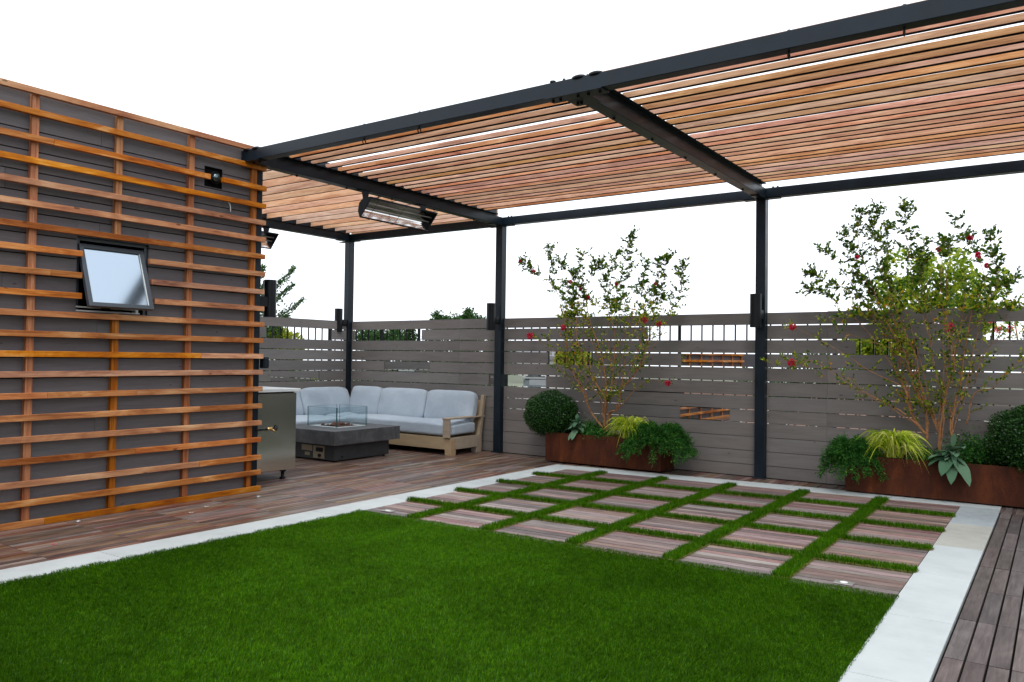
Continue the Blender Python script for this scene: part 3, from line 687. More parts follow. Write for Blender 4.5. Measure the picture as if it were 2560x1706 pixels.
part('back_frame',B().prism([(8.69,.24),(8.715,.24),(8.80,.70),(8.775,.70)],0,-9.1,-6.601),sw,t,.002)
part('back_frame',B().prism([(-9.13,.24),(-9.10,.24),(-9.19,.70),(-9.215,.70)],1,6.05,8.6),sw,t,.002)
cushion('seat_cushion',(-7.62,8.34,.338),(2.14,.58,.205),t,e=9,puff=.20,wr=.006,seed=1)
cushion('seat_cushion',(-8.69,7.05,.335),(.62,1.90,.20),t,e=9,puff=.20,wr=.006,seed=2)
cushion('seat_cushion',(-8.98,8.34,.333),(.60,.62,.20),t,e=9,puff=.18,wr=.005,seed=3)
for i,(xa,xb_) in enumerate(((-8.36,-7.455),(-7.45,-6.585))):
    cushion('back_cushion',((xa+xb_)/2,8.615,.60),(xb_-xa,.18,.46),t,(-.24,0,.0),e=6,puff=.30,wr=.012,seed=4+i)
cushion('back_cushion',(-8.67,8.62,.605),(.62,.18,.46),t,(-.22,0,.02),e=6,puff=.3,wr=.012,seed=7)
for i,(ya,yb_) in enumerate(((7.66,8.60),(6.75,7.65),(6.05,6.745))):
    cushion('back_cushion',(-9.03,(ya+yb_)/2,.60),(.17,yb_-ya,.44),t,(0,-.24,0),e=6,puff=.30,wr=.012,seed=9+i)
# ------------------------------------------------------------------ fire table
t=thing('fire_table','square dark concrete gas fire table with a glass wind guard','fire table',(-7.67,7.11,0))
part('base',B().box(-8.14,6.64,.02,-7.2,7.58,.218),MT['fbase'],t,.003)
for (x,y) in ((-7.25,6.69),(-7.25,7.53),(-8.09,6.69),(-8.09,7.53)): part('foot',B().cyl((x,y,0),(x,y,.0195),.02,10),MT['black'],t)
sl=B(); x0,x1,y0,y1=-8.238,-7.102,6.542,7.678; gx0,gx1,gy0,gy1=-7.93,-7.48,6.95,7.37
sl.box(x0,y0,.219,x1,gy0,.386).box(x0,gy1,.219,x1,y1,.386).box(x0,gy0,.219,gx0,gy1,.386).box(gx1,gy0,.219,x1,gy1,.386)
bmesh.ops.remove_doubles(sl.bm,verts=sl.bm.verts,dist=.0001)
part('slab',sl,MT['concrete'],t,0)
part('burner_tray',B().box(gx0+.002,gy0+.002,.30,gx1-.002,gy1-.002,.31).box(gx0-.03,gy0-.03,.3862,gx1+.03,gy0+.02,.391).box(gx0-.03,gy1-.02,.3862,gx1+.03,gy1+.03,.391).box(gx0-.03,gy0+.0201,.3862,gx0+.02,gy1-.0201,.391).box(gx1-.02,gy0+.0201,.3862,gx1+.03,gy1-.0201,.391),MT['alu'],t)
for k in range(58):
    x=random.gauss((gx0+gx1)/2,.085); y=random.gauss((gy0+gy1)/2,.075); x=min(max(x,gx0+.04),gx1-.04); y=min(max(y,gy0+.04),gy1-.04)
    part('lava_rock',B().ball((x,y,.372+random.uniform(0,.03)+.02*math.exp(-((x+7.705)**2+(y-7.16)**2)/.01)),random.uniform(.014,.024),8,(1,1,.8),.22),MT['rock'],t)
part('rock_bed',B().box(gx0+.01,gy0+.01,.3101,gx1-.01,gy1-.01,.362),MT['rock'],t)
hx0,hx1,hy0,hy1=-8.01,-7.455,6.90,7.44; z0,z1=.3865,.635
for (a,b_,c,d) in ((hx0+.03,hy0,hx1-.012,hy0+.006),(hx0+.03,hy1-.006,hx1-.012,hy1),(hx0,hy0+.012,hx0+.006,hy1-.03),(hx1-.006,hy0+.012,hx1,hy1-.03)):
    g=part('glass_panel',B().box(a,b_,z0,c,d,z1),MT['glass'],t)
    e=B(); 
    if c-a>d-b_: e.box(a-.0025,b_,z0,a-.0002,d,z1).box(c+.0002,b_,z0,c+.0025,d,z1).box(a,b_+.001,z1+.0002,c,d-.001,z1+.0016)
    else: e.box(a,b_-.0025,z0,c,b_-.0002,z1).box(a,d+.0002,z0,c,d+.0025,z1).box(a+.001,b_,z1+.0002,c-.001,d,z1+.0016)
    part('glass_edge',e,MT['gedge'],g)
part('label_plate',B().box(-7.79,6.636,.115,-7.595,6.6395,.185),MT['tan'],t)
part('label_plate',B().box(-7.73,6.636,.055,-7.64,6.6395,.095),MT['tan'],t)
cp=part('control_panel',B().box(-7.575,6.634,.035,-7.375,6.6395,.185),MT['tan'],t)
part('socket',B().box(-7.52,6.629,.115,-7.40,6.6338,.165),MT['black'],cp)
part('knob',B().cyl((-7.45,6.6338,.07),(-7.45,6.612,.07),.020,14),MT['black'],cp)
part('access_cover',B().cyl((-7.1995,7.00,.13),(-7.197,7.00,.13),.045,20),MT['fbase'],t)
part('cable_hole',B().cyl((-7.1995,6.76,.06),(-7.1965,6.76,.06),.014,14),MT['black'],t)
# ------------------------------------------------------------------ planters
def planter(x0,x1,y0,y1,label,rz):
    t=thing('corten_planter',label,'planter',(x0,y0,0),'rusty steel planters along the fence',rz)
    w,d=x1-x0,y1-y0; h=.372; k=.006
    def P(b): return b
    o=B().box(0,0,.02,w,k,h).box(0,d-k,.02,w,d,h).box(0,k+.0001,.02,k,d-k-.0001,h).box(w-k,k+.0001,.02,w,d-k-.0001,h).box(k,k,.021,w-k,d-k,.03)
    o.box(-.0,.0061,h-.006,w,.03,h-.0005)
    put('trough',o.mesh('trough',MT['corten'],.0008),t)
    sm=B(); nx=24
    for i in range(nx):
        a=k+.001+(w-2*k-.002)*i/nx; c=k+.001+(w-2*k-.002)*(i+1)/nx; z=h-.05+random.uniform(-.01,.012)
        sm.box(a,.031,.031,c,d-k-.001,z)
    put('soil',sm.mesh('soil',MT['soil']),t)
    for i,x in enumerate((.08,w/2,w-.08)): put('foot',B().box(x-.04,.06,0,x+.04,d-.06,.0199).mesh('foot',MT['black']),t)
    return t
planter(-5.30,-3.745,8.395,8.785,'rusty steel trough planter with box ball, in the middle of the long fence',0)
planter(-1.765,1.05,8.405,8.80,'rusty steel trough planter at the right edge, overlapping the stone border',.022)
# ------------------------------------------------------------------ plants
def randunit(n): return unit(RNG.normal(size=(n,3)))
def boxball(c,r,sc,label,n=9000):
    t=thing('box_ball',label,'shrub',(c[0],c[1],.33),'clipped box balls in the planters')
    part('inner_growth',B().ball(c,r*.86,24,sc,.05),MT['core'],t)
    D=randunit(n); lump=1+.05*np.sin(D[:,0]*6+c[0])*np.sin(D[:,1]*5+1)+.035*np.sin(D[:,2]*9+D[:,0]*4)
    R=r*RNG.uniform(.86,1.03,n)*lump; C=D*R[:,None]*np.array(sc)+np.array(c)
    leafdir=unit(D*.6+randunit(n)*.8+np.array([0,0,.35])); part_=put('foliage',leaves('box',C,leafdir,randunit(n)*.7+D,RNG.uniform(.016,.027,n),RNG.uniform(.010,.016,n),MT['box'],tuple(t.location)),t)
boxball((-5.325,8.555,.585),.315,(1.10,1.0,.90),'clipped round box ball at the left end of the middle planter')
boxball((-.16,8.60,.60),.36,(1.12,.9,.92),'clipped round box ball at the right edge of the photo',13000)
def juniper(c,rx,ry,zr,label,n=150,down=.6,bias=(0,0)):
    t=thing('creeping_juniper',label,'shrub',(c[0],c[1],.33),'creeping junipers spilling over the planters')
    Cs=[];Ds=[];Ns=[];Ls=[];Ws=[]; tw=B()
    for i in range(n):
        a=random.uniform(0,2*pi); el=random.uniform(-.15,1.1)**1.0; q=random.uniform(.55,1.05)
        end=Vector((c[0]+math.cos(a)*math.cos(el)*rx*q+bias[0]*random.random(),c[1]+math.sin(a)*math.cos(el)*ry*q+bias[1]*random.random(),c[2]+math.sin(el)*zr*q-down*max(0,math.cos(el)*q-.45)**1.5*.45))
        end.y=min(end.y,8.80); s=Vector((c[0]+math.cos(a)*.05,c[1]+math.sin(a)*.03,c[2]-.05)); mid=(s+end)/2+Vector((0,0,.06+.06*random.random()))
        pts=spline([s,mid,end],7); m=len(pts)
        if i%3==0: tw.tube(pts,[.004*(1-.8*k/m) for k in range(m)],4,False)
        for k in range(2,m):
            p=pts[k]; tg=(pts[k]-pts[k-1]).normalized()
            for _ in range(7):
                base=p-tg*random.random()*(pts[k]-pts[k-1]).length
                sd=Vector((random.gauss(0,1),random.gauss(0,1),random.gauss(0,.5))); sd=(sd-tg*sd.dot(tg)).normalized()
                br=(tg*.75+sd*.8+Vector((0,0,.1))).normalized(); ll=random.uniform(.025,.06)
                for u in (0,.35,.7,1):
                    pos=base+br*ll*u
                    dd=(br+Vector((random.gauss(0,.45),random.gauss(0,.45),random.gauss(0,.45)))).normalized()
                    Cs.append(pos);Ds.append(dd);Ns.append((random.gauss(0,1),random.gauss(0,1),1.2));Ls.append(random.uniform(.015,.030));Ws.append(.0095)
    tw.bm.free()
    put('foliage',leaves('jun',np.array([tuple(v) for v in Cs]),np.array([tuple(v) for v in Ds]),np.array(Ns),np.array(Ls),np.array(Ws),MT['jun'],tuple(t.location)),t)
juniper((-3.84,8.45,.38),.46,.36,.17,'spreading green juniper spilling over the right end of the middle planter',210,1.1,(.10,0))
juniper((-1.68,8.44,.38),.32,.28,.15,'creeping juniper hanging over the left end of the right planter',120,1.15,(-.04,0))
def arcgrass(c,R,h,n,label,fall=.25):
    t=thing('golden_grass',label,'ornamental grass',(c[0],c[1],.33),'tufts of golden striped grass')
    V=[];cn=[];lp=[];k=0
    for i in range(n):
        a=random.uniform(0,2*pi); b=random.random()
        r=R*random.uniform(.35,1.1); hh=h*random.uniform(.5,1.05); w=random.uniform(.008,.014)
        p0=Vector((c[0]+random.gauss(0,.03),c[1]+random.gauss(0,.025),c[2])); d=Vector((math.cos(a),math.sin(a)*.8,0)); sd=Vector((-d.y,d.x,0))
        m=9; fl=fall*random.uniform(.4,1.2)*(r/R)
        for j in range(m+1):
            s=j/m; p=p0+d*r*s+Vector((0,0,hh*math.sin(min(s*1.35,1)*pi*.55)-fl*s**3)); p.y=min(p.y,8.81)
            if p.y<8.40 : pass
            ww=w*(1-s**2.5)*(.5+min(s*3,.5)); tw=sd*math.cos(s*1.2+b)+Vector((0,0,1))*math.sin(s*1.2+b)*.5
            V+=[tuple(p-tw*ww-t.location),tuple(p+tw*ww-t.location)]
        for j in range(m):
            q=k+2*j; lp+=[q,q+1,q+3,q+2]; cn.append(4)
        k+=2*(m+1)
    put('blades',npmesh('hak',V,cn,lp,MT['hak'],True),t)
arcgrass((-4.17,8.44,.37),.31,.27,380,'tuft of golden striped grass in the middle planter')
arcgrass((-1.33,8.46,.38),.35,.28,460,'tuft of golden striped grass in the right planter')
def bigleaf(b,p0,d,L_,w,droop,roll=0):
    d=Vector(d).normalized(); up=Vector((0,0,1)); sd=d.cross(up).normalized(); sd=(sd+up*roll).normalized()
    rows=[]; m=9
    for i in range(m+1):
        s=i/m; dh=Vector((d.x,d.y,0)); p=Vector(p0)+d*L_*s-up*droop*L_*s*s
        ww=w*.5*(math.sin(pi*min(1,s*.93+.04))**.75)*(1 if i<m else .02); nrm=Vector((0,0,1))
        rows.append([b.bm.verts.new(p+sd*ww*u+up*(abs(u)**1.3)*ww*.35+up*.004*math.sin(i*2.1+u*5)) for u in (-1,-.5,0,.5,1)])
    for r0,r1 in zip(rows,rows[1:]):
        for k in range(4): b.bm.faces.new((r0[k],r0[k+1],r1[k+1],r1[k])).smooth=True
def mullein(c,spec,label,small=0):
    t=thing('woolly_plant',label,'plant',(c[0],c[1],.33),'plants with big grey-green woolly leaves')
    part('stem',B().tube([(c[0],c[1],.33),(c[0],c[1],c[2]+.02)],[.012,.009],8),MT['ear'],t)
    spec=[(a,b_,c_,l*.88,w_*.95,d_*.9,z_) for (a,b_,c_,l,w_,d_,z_) in spec]+[(random.uniform(-1,1),random.uniform(-1,-.1),random.uniform(.1,.9),random.uniform(.11,.17),random.uniform(.045,.07),random.uniform(.3,.9),random.uniform(-.02,.07)) for _ in range(9)]
    for (dx,dy,dz,L_,w,dr,z) in spec:
        b=B(); bigleaf(b,(c[0],c[1],c[2]+z),(dx,dy,dz),L_,w,dr); part('leaf',b,MT['ear'],t)
mullein((-4.87,8.44,.44),[(-.9,-.4,.3,.20,.07,.6,0),(.8,-.5,.4,.19,.07,.7,0),(-.6,-.6,.9,.17,.06,.3,.04),(.5,-.5,1.0,.17,.055,.2,.05),(0,-.8,.7,.18,.07,.6,.02),(.1,-.9,.0,.18,.085,.8,-.02),(-.3,-.9,-.1,.17,.08,.75,-.03),(.6,-.2,.8,.16,.06,.4,.05),(-.1,.1,1,.15,.05,.1,.06),(-.9,-.1,.6,.18,.06,.7,.03)],'grey-green woolly-leaved plant beside the box ball in the middle planter')
mullein((-.83,8.45,.42),[(-.9,-.45,.35,.27,.10,.5,0),(-.8,-.5,.05,.26,.10,.5,.0),(.5,-.6,.6,.24,.11,.4,.05),(.7,-.3,.8,.20,.10,.3,.05),(-.35,-1,.1,.24,.14,.85,-.02),(.05,-1,-.1,.23,.12,1.0,-.03),(.75,-.8,-.05,.26,.14,.95,-.03),(-.4,-.6,.8,.20,.10,.5,.05),(.1,.1,1,.18,.08,.1,.08),(.3,-.9,.5,.2,.09,.6,.03),(-.95,-.1,.5,.24,.09,.6,.02)],'large woolly-leaved plant hanging over the front of the right planter')
def filler(c,r,n,label,mat='jun'):
    C=RNG.normal(size=(n,3))*np.array(r)+np.array(c); C[:,1]=np.minimum(C[:,1],8.8); C[:,2]=np.maximum(C[:,2],.33)
    o=put('leafy_filler',leaves('filler',C,randunit(n)+np.array([0,0,.5]),randunit(n),RNG.uniform(.018,.035,n),RNG.uniform(.010,.018,n),MT[mat],(c[0],c[1],.33)),None,(c[0],c[1],.33))
    tag(o,label,'plant')
filler((-.66,8.63,.47),(.12,.05,.075),2200,'loose blue-green leafy plant behind the large woolly leaves')
filler((-4.76,8.60,.42),(.11,.06,.055),1500,'low green leafy plant between the box ball and the small tree')
filler((-4.60,8.45,.385),(.10,.04,.03),900,'sprigs of small green leaves at the foot of the middle planter tree')
filler((-1.0,8.50,.40),(.16,.05,.03),1100,'low sprigs of small green leaves at the foot of the right planter tree')
# ------------------------------------------------------------------ multi-stem flowering trees
def myrtle(name,base,stems,label,flowers,lowden,seedv):
    random.seed(seedv); t=thing(name,label,'small tree',base,'crape myrtles in the planters')
    C=[[],[]];D=[[],[]];Nn=[[],[]];Ls=[[],[]]; tw=B(); bl=[]
    extra=[]
    for st in stems:
        if st[0][2]<.78 and len(st)>=6:
            for _ in range(2):
                k=random.choice((-1,0)); fx_=random.uniform(-.32,.32); fy_=random.uniform(-.22,.05); n_=len(st)+k
                extra.append([(p[0]+fx_*(i/(n_))**1.3+random.gauss(0,.012),min(p[1]+fy_*(i/n_),8.79),p[2]) for i,p in enumerate(st[:n_])])
    for si,st in enumerate(stems+extra):
        thin_=si>=len(stems)
        big=len(st)>=7; pts=spline(st,5); m=len(pts)
        pts=[p+Vector((random.gauss(0,.003),random.gauss(0,.003),0)) for p in pts]
        z0=st[0][2]; r0=(.0135 if big else .0075) if z0<.75 else (.007 if big else .005)
        if thin_: r0*=.55
        b=B().tube(pts,[max(.0014,r0*(1-.9*(k/m)**.8)) for k in range(m)],7); part('stem',b,MT['bark'],t)
        # side twigs with leaves
        for k in range(2,m):
            p=pts[k]; tg=(pts[k]-pts[k-1]).normalized(); f=k/m; z=p.z
            if z<.75: continue
            low=z<1.75
            pr=((.80 if z>1.1 else .45)*lowden if low else .66)
            if thin_ and not low: pr*=.6
            if z>2.35: pr=.85
            if random.random()>pr and k<m-3: continue
            for _ in range(1 if low else 4):
                sd=Vector((random.gauss(0,1),random.gauss(0,.8),random.gauss(0,.5)+.3)); sd=(sd-tg*sd.dot(tg)*.5).normalized()
                ll=random.uniform(.05,.20)*(1.1-.4*f); dirv=(tg*.6+sd*.9).normalized(); e=p+dirv*ll; e.y=min(e.y,8.80)
                mid=(p+e)/2+Vector((0,0,-.01)); tw.tube([p,mid,e],[.0018,.0014,.0008],4,False)
                nl=int(ll/.016)+3
                for q in range(nl):
                    u=(q+.6)/nl; pos=p+(e-p)*u; s=1 if q%2 else -1
                    ld=(dirv*.5+sd.cross(dirv)*s*.9+Vector((random.gauss(0,.3),random.gauss(0,.3),random.gauss(0,.35)))).normalized()
                    w=0 if z<1.95 and random.random()<.8 else 1
                    big_=1.25 if not low else 1.
                    C[w].append(tuple(pos));D[w].append(tuple(ld));Nn[w].append((random.gauss(0,1),random.gauss(0,1),random.gauss(.6,.8)));Ls[w].append(random.uniform(.026,.043)*big_)
    tag(part('twigs',tw,MT['bark'],t),kind='stuff')
    for w,mn in ((0,'myr'),(1,'myrhi')):
        if C[w]:
            Lx=np.array(Ls[w]); put('foliage',leaves('myr',C[w],D[w],Nn[w],Lx,Lx*.56,MT[mn],base),t)
    for (p,r) in flowers:
        r*=.9 if p[2]<1.9 else .6
        p=(p[0],p[1]-.05,p[2])
        n=int(60+r*3500); Dd=randunit(n); Cc=np.array(p)+Dd*RNG.uniform(.2,1,n)[:,None]*r; Cc[:,1]=np.minimum(Cc[:,1],8.81)
        put('blossom',leaves('blossom',Cc,Dd+randunit(n)*.6,randunit(n),RNG.uniform(.012,.02,n),RNG.uniform(.012,.018,n),MT['pink'],base),t)
    return t
def tip(s,f=1.): return s[-1]
T1=[
[(-4.557, 8.58, 0.414), (-4.761, 8.54, 0.678), (-4.816, 8.5, 0.874), (-4.948, 8.459, 1.113), (-5.03, 8.419, 1.289), (-4.971, 8.379, 1.597), (-4.887, 8.339, 1.814), (-4.896, 8.299, 2.335)],
[(-4.557, 8.58, 0.414), (-4.544, 8.528, 0.602), (-4.506, 8.476, 0.8), (-4.589, 8.424, 0.971), (-4.724, 8.371, 1.249), (-4.823, 8.319, 1.594), (-4.774, 8.267, 2.067), (-4.701, 8.215, 2.532)],
[(-4.565, 8.6, 0.597), (-4.542, 8.567, 0.817), (-4.54, 8.533, 1.079), (-4.6, 8.5, 1.425), (-4.734, 8.466, 1.774), (-4.745, 8.433, 2.165), (-4.558, 8.4, 2.457)],
[(-4.565, 8.6, 0.641), (-4.517, 8.541, 0.819), (-4.439, 8.483, 0.932), (-4.364, 8.424, 1.254), (-4.338, 8.365, 1.635), (-4.406, 8.306, 1.972), (-4.264, 8.248, 2.508)],
[(-4.545, 8.58, 0.415), (-4.464, 8.537, 0.649), (-4.346, 8.494, 0.7), (-4.28, 8.451, 0.938), (-4.12, 8.408, 1.091), (-3.987, 8.364, 1.281), (-3.902, 8.321, 1.486), (-3.929, 8.278, 1.793), (-3.737, 8.235, 2.15), (-3.687, 8.192, 2.405)],
[(-4.378, 8.6, 0.823), (-4.338, 8.567, 0.911), (-4.279, 8.534, 1.299), (-4.172, 8.502, 1.596), (-4.253, 8.469, 1.936), (-4.196, 8.436, 2.461), (-4.16, 8.403, 2.751)],
[(-4.873, 8.6, 0.869), (-5.074, 8.632, 1.019), (-5.254, 8.664, 1.151), (-5.522, 8.696, 1.471), (-5.74, 8.728, 1.589)],
[(-5.031, 8.6, 1.11), (-5.342, 8.627, 1.401), (-5.464, 8.654, 1.54)],
[(-4.853, 8.6, 1.248), (-5.15, 8.611, 1.696), (-5.324, 8.621, 2.272), (-5.418, 8.632, 2.694)],
[(-5.103, 8.6, 1.605), (-5.192, 8.497, 2.098), (-5.478, 8.393, 2.396), (-5.616, 8.29, 2.525)],
[(-4.215, 8.6, 1.086), (-3.834, 8.563, 1.596), (-3.602, 8.525, 2.086), (-3.545, 8.488, 2.367)],
[(-4.576, 8.6, 1.077), (-4.716, 8.531, 1.469), (-4.934, 8.462, 1.821), (-5.001, 8.393, 2.217), (-5.04, 8.324, 2.455)],
[(-4.456, 8.6, 1.254), (-4.258, 8.486, 1.596), (-4.021, 8.373, 1.924), (-3.882, 8.259, 2.403)],
[(-4.1, 8.6, 1.28), (-3.856, 8.408, 1.756), (-3.684, 8.217, 2.006)],
[(-4.572, 8.6, 0.793), (-4.707, 8.521, 1.118), (-4.793, 8.443, 1.598), (-4.63, 8.364, 1.939), (-4.398, 8.285, 2.245)],
[(-4.453, 8.6, 1.08), (-4.581, 8.645, 1.603), (-4.51, 8.69, 1.912), (-4.416, 8.734, 2.397)],
[(-4.401, 8.6, 0.692), (-4.178, 8.624, 0.937), (-4.027, 8.648, 1.048), (-3.765, 8.672, 1.023)],
[(-4.215, 8.6, 1.086), (-4.139, 8.629, 1.472), (-4.063, 8.658, 1.772)],
[(-4.032, 8.6, 1.493), (-3.931, 8.627, 1.599), (-3.877, 8.654, 1.716)],
[(-4.853, 8.6, 1.248), (-4.914, 8.436, 1.467), (-4.959, 8.272, 1.67)],
]
T2=[
[(-0.957, 8.58, 0.44), (-0.937, 8.546, 0.717), (-0.899, 8.513, 0.992), (-0.853, 8.479, 1.187), (-0.834, 8.446, 1.417), (-0.89, 8.412, 1.685), (-0.929, 8.379, 2.069), (-0.892, 8.345, 2.408)],
[(-1.062, 8.58, 0.549), (-1.062, 8.576, 0.766), (-1.115, 8.571, 0.942), (-1.195, 8.567, 1.138), (-1.249, 8.562, 1.397), (-1.415, 8.558, 1.699), (-1.565, 8.554, 2.112), (-1.681, 8.549, 2.531), (-1.662, 8.545, 2.819)],
[(-0.949, 8.58, 0.616), (-1.037, 8.584, 0.846), (-1.091, 8.589, 0.982), (-1.163, 8.593, 1.198), (-1.273, 8.598, 1.497), (-1.422, 8.602, 1.824), (-1.691, 8.607, 2.247), (-1.811, 8.611, 2.633)],
[(-1.071, 8.58, 0.608), (-1.198, 8.595, 0.798), (-1.255, 8.611, 1.035), (-1.35, 8.626, 1.234), (-1.39, 8.642, 1.458), (-1.525, 8.657, 1.705), (-1.782, 8.673, 2.132), (-2.029, 8.688, 2.467)],
[(-0.854, 8.58, 0.603), (-0.848, 8.601, 0.816), (-0.782, 8.621, 1.109), (-0.751, 8.642, 1.421), (-0.685, 8.663, 1.81), (-0.587, 8.684, 2.08), (-0.706, 8.704, 2.499)],
[(-0.857, 8.6, 0.815), (-0.877, 8.544, 0.914), (-0.939, 8.487, 1.049), (-0.985, 8.431, 1.3), (-1.03, 8.374, 1.608), (-1.145, 8.318, 2.034), (-1.191, 8.261, 2.458), (-1.201, 8.205, 2.76)],
[(-1.107, 8.58, 0.665), (-1.303, 8.57, 0.834), (-1.601, 8.561, 0.984), (-1.831, 8.551, 1.121), (-2.131, 8.541, 1.304), (-2.315, 8.532, 1.28)],
[(-1.29, 8.6, 1.074), (-1.569, 8.593, 1.21), (-1.9, 8.587, 1.434), (-2.204, 8.58, 1.604), (-2.318, 8.573, 1.659)],
[(-0.729, 8.6, 0.725), (-0.66, 8.567, 1.018), (-0.511, 8.534, 1.081), (-0.382, 8.502, 1.254), (-0.268, 8.469, 1.329)],
[(-0.663, 8.6, 1.113), (-0.591, 8.516, 1.382), (-0.457, 8.431, 1.568), (-0.39, 8.347, 1.748), (-0.325, 8.262, 1.815)],
[(-0.925, 8.6, 0.831), (-0.879, 8.562, 1.302), (-0.774, 8.524, 1.611), (-0.738, 8.486, 2.069), (-0.785, 8.448, 2.644)],
[(-0.866, 8.6, 1.185), (-0.772, 8.502, 1.495), (-0.567, 8.403, 1.755), (-0.466, 8.305, 2.042), (-0.507, 8.206, 2.272)],
[(-1.092, 8.6, 0.981), (-1.242, 8.635, 1.498), (-1.322, 8.669, 1.907), (-1.441, 8.704, 2.326), (-1.466, 8.739, 2.686)],
[(-1.346, 8.6, 1.234), (-1.616, 8.632, 1.623), (-1.96, 8.664, 1.968), (-2.174, 8.695, 2.064)],
[(-1.2, 8.6, 1.137), (-1.417, 8.574, 1.619), (-1.678, 8.548, 1.951), (-1.948, 8.521, 2.126), (-2.124, 8.495, 2.216)],
[(-1.005, 8.6, 1.3), (-1.077, 8.47, 1.887), (-1.096, 8.339, 2.267)],
[(-1.421, 8.6, 1.701), (-1.7, 8.661, 1.792), (-2.033, 8.723, 1.716)],
[(-1.255, 8.6, 1.397), (-1.526, 8.555, 1.496), (-1.864, 8.511, 1.62)],
[(-0.849, 8.6, 1.42), (-0.718, 8.653, 1.771), (-0.456, 8.706, 2.038)],
[(-0.866, 8.6, 1.185), (-0.888, 8.642, 1.459), (-0.875, 8.684, 1.642)],
]

f1=[(tip(T1[6]),.045),(T1[17][-1],.045),(T1[18][-1],.033),(T1[19][-1],.035),(T1[16][-1],.035),(tip(T1[9]),.025),(T1[9][-2],.03),((-5.0,8.5,2.25),.03),((-4.85,8.5,2.15),.025),((-4.75,8.5,2.05),.03),((-4.36,8.5,2.2),.028),(T1[4][-2],.02),((-4.98,8.5,2.35),.02)]
f2=[(tip(T2[6]),.048),(tip(T2[7]),.035),(T2[19][-1],.05),(tip(T2[4]),.035),(T2[14][-1] if False else (T2[13][-1][0]+.5,8.5,2.35),.02),(tip(T2[13]) if False else (-.62,8.45,2.30),.035),((-.55,8.45,2.2),.03),((-.95,8.5,2.38),.025)]
myrtle('crape_myrtle',(-4.62,8.58,.33),T1,'small multi-stemmed tree with sparse leaves and red blossoms, in the middle planter',f1,.85,5)
myrtle('crape_myrtle',(-1.0,8.6,.33),T2,'larger multi-stemmed tree with leafy top and pink blossoms, in the right planter',f2,.75,9)
random.seed(21)
# ------------------------------------------------------------------ trees, houses and ground beyond the terrace
def bgtree(name,base,clumps,label,mat,n=5200,ls=(.07,.13),trunkr=.14,dropout=0.,group='trees beyond the terrace'):
    t=thing(name,label,'tree',base,group)
    top=max(c[0][2] for c in clumps); cx=sum(c[0][0] for c in clumps)/len(clumps); cy=sum(c[0][1] for c in clumps)/len(clumps)
    b=B().tube([base,(base[0]*.6+cx*.4,base[1]*.6+cy*.4,base[2]*.5+top*.4),(cx,cy,top-.6)],[trunkr,trunkr*.75,trunkr*.3],10)
    part('trunk',b,MT['trunk'],t)
    lb=B(); j=Vector((base[0]*.5+cx*.5,base[1]*.5+cy*.5,base[2]*.45+top*.45))
    for (c,r) in clumps: lb.tube([j,(j+Vector(c))/2+Vector((0,0,.2)),Vector(c)],[trunkr*.4,trunkr*.25,.012],6)
    part('limbs',lb,MT['trunk'],t)
    tot=sum(r[0]*r[1]*r[2] for c,r in clumps)**(1) ; Cs=[];Ds=[]
    for (c,r) in clumps:
        m=max(60,int(n*(r[0]*r[1]*r[2])/tot)); d=randunit(m); q=RNG.uniform(.35,1,m)**.6
        sub=unit(RNG.normal(size=(14,3))); idx=RNG.integers(0,14,m); d=unit(d*.55+sub[idx]*.75); 
        Cs.append(np.array(c)+d*q[:,None]*np.array(r)); Ds.append(unit(d+randunit(m)))
    Cc=np.concatenate(Cs); Dd=np.concatenate(Ds); k=len(Cc); Lx=RNG.uniform(ls[0],ls[1],k)
    put('crown',leaves(name,Cc,Dd,randunit(k)+np.array([0,0,.6]),Lx,Lx*.55,MT[mat],base),t); return t
GZ=-7.
def clumpset(c,R,n,r):
    out=[]
    for i in range(n):
        d=Vector((random.gauss(0,1),random.gauss(0,1),random.gauss(0,1))).normalized()*random.uniform(.3,1)
        k=random.uniform(.7,1.3); out.append(((c[0]+d.x*R[0],c[1]+d.y*R[1],c[2]+d.z*R[2]),(r*k,r*k,r*k*.75)))
    return out
# big tree whose crown shows through the right myrtle (kept as one crown with lobes)
bgtree('broadleaf_tree',(-1.7,16.6,GZ),clumpset((-1.75,16.,2.35),(1.05,1.,.85),15,.40),'yellow-green tree beyond the fence, showing behind the right flowering tree','tree_m',5600,(.07,.12))
bgtree('broadleaf_tree',(-3.3,17.6,GZ),clumpset((-3.0,17.,1.6),(.9,.9,.8),9,.42),'low mid-green tree beyond the fence, left of the right flowering tree','tree_m',4800)
bgtree('broadleaf_tree',(.6,15.6,GZ),clumpset((.35,15.5,2.1),(1.0,.8,.6),9,.36),'dark tree beyond the fence at the right edge of the photo','tree_d',5200,(.06,.11))
bgtree('broadleaf_tree',(-9.5,18.,GZ),clumpset((-10.15,17.6,1.15),(.55,.5,.3),11,.3),'bright yellow-green bush glimpsed through the slot beside the left flowering tree','tree_y',5200)
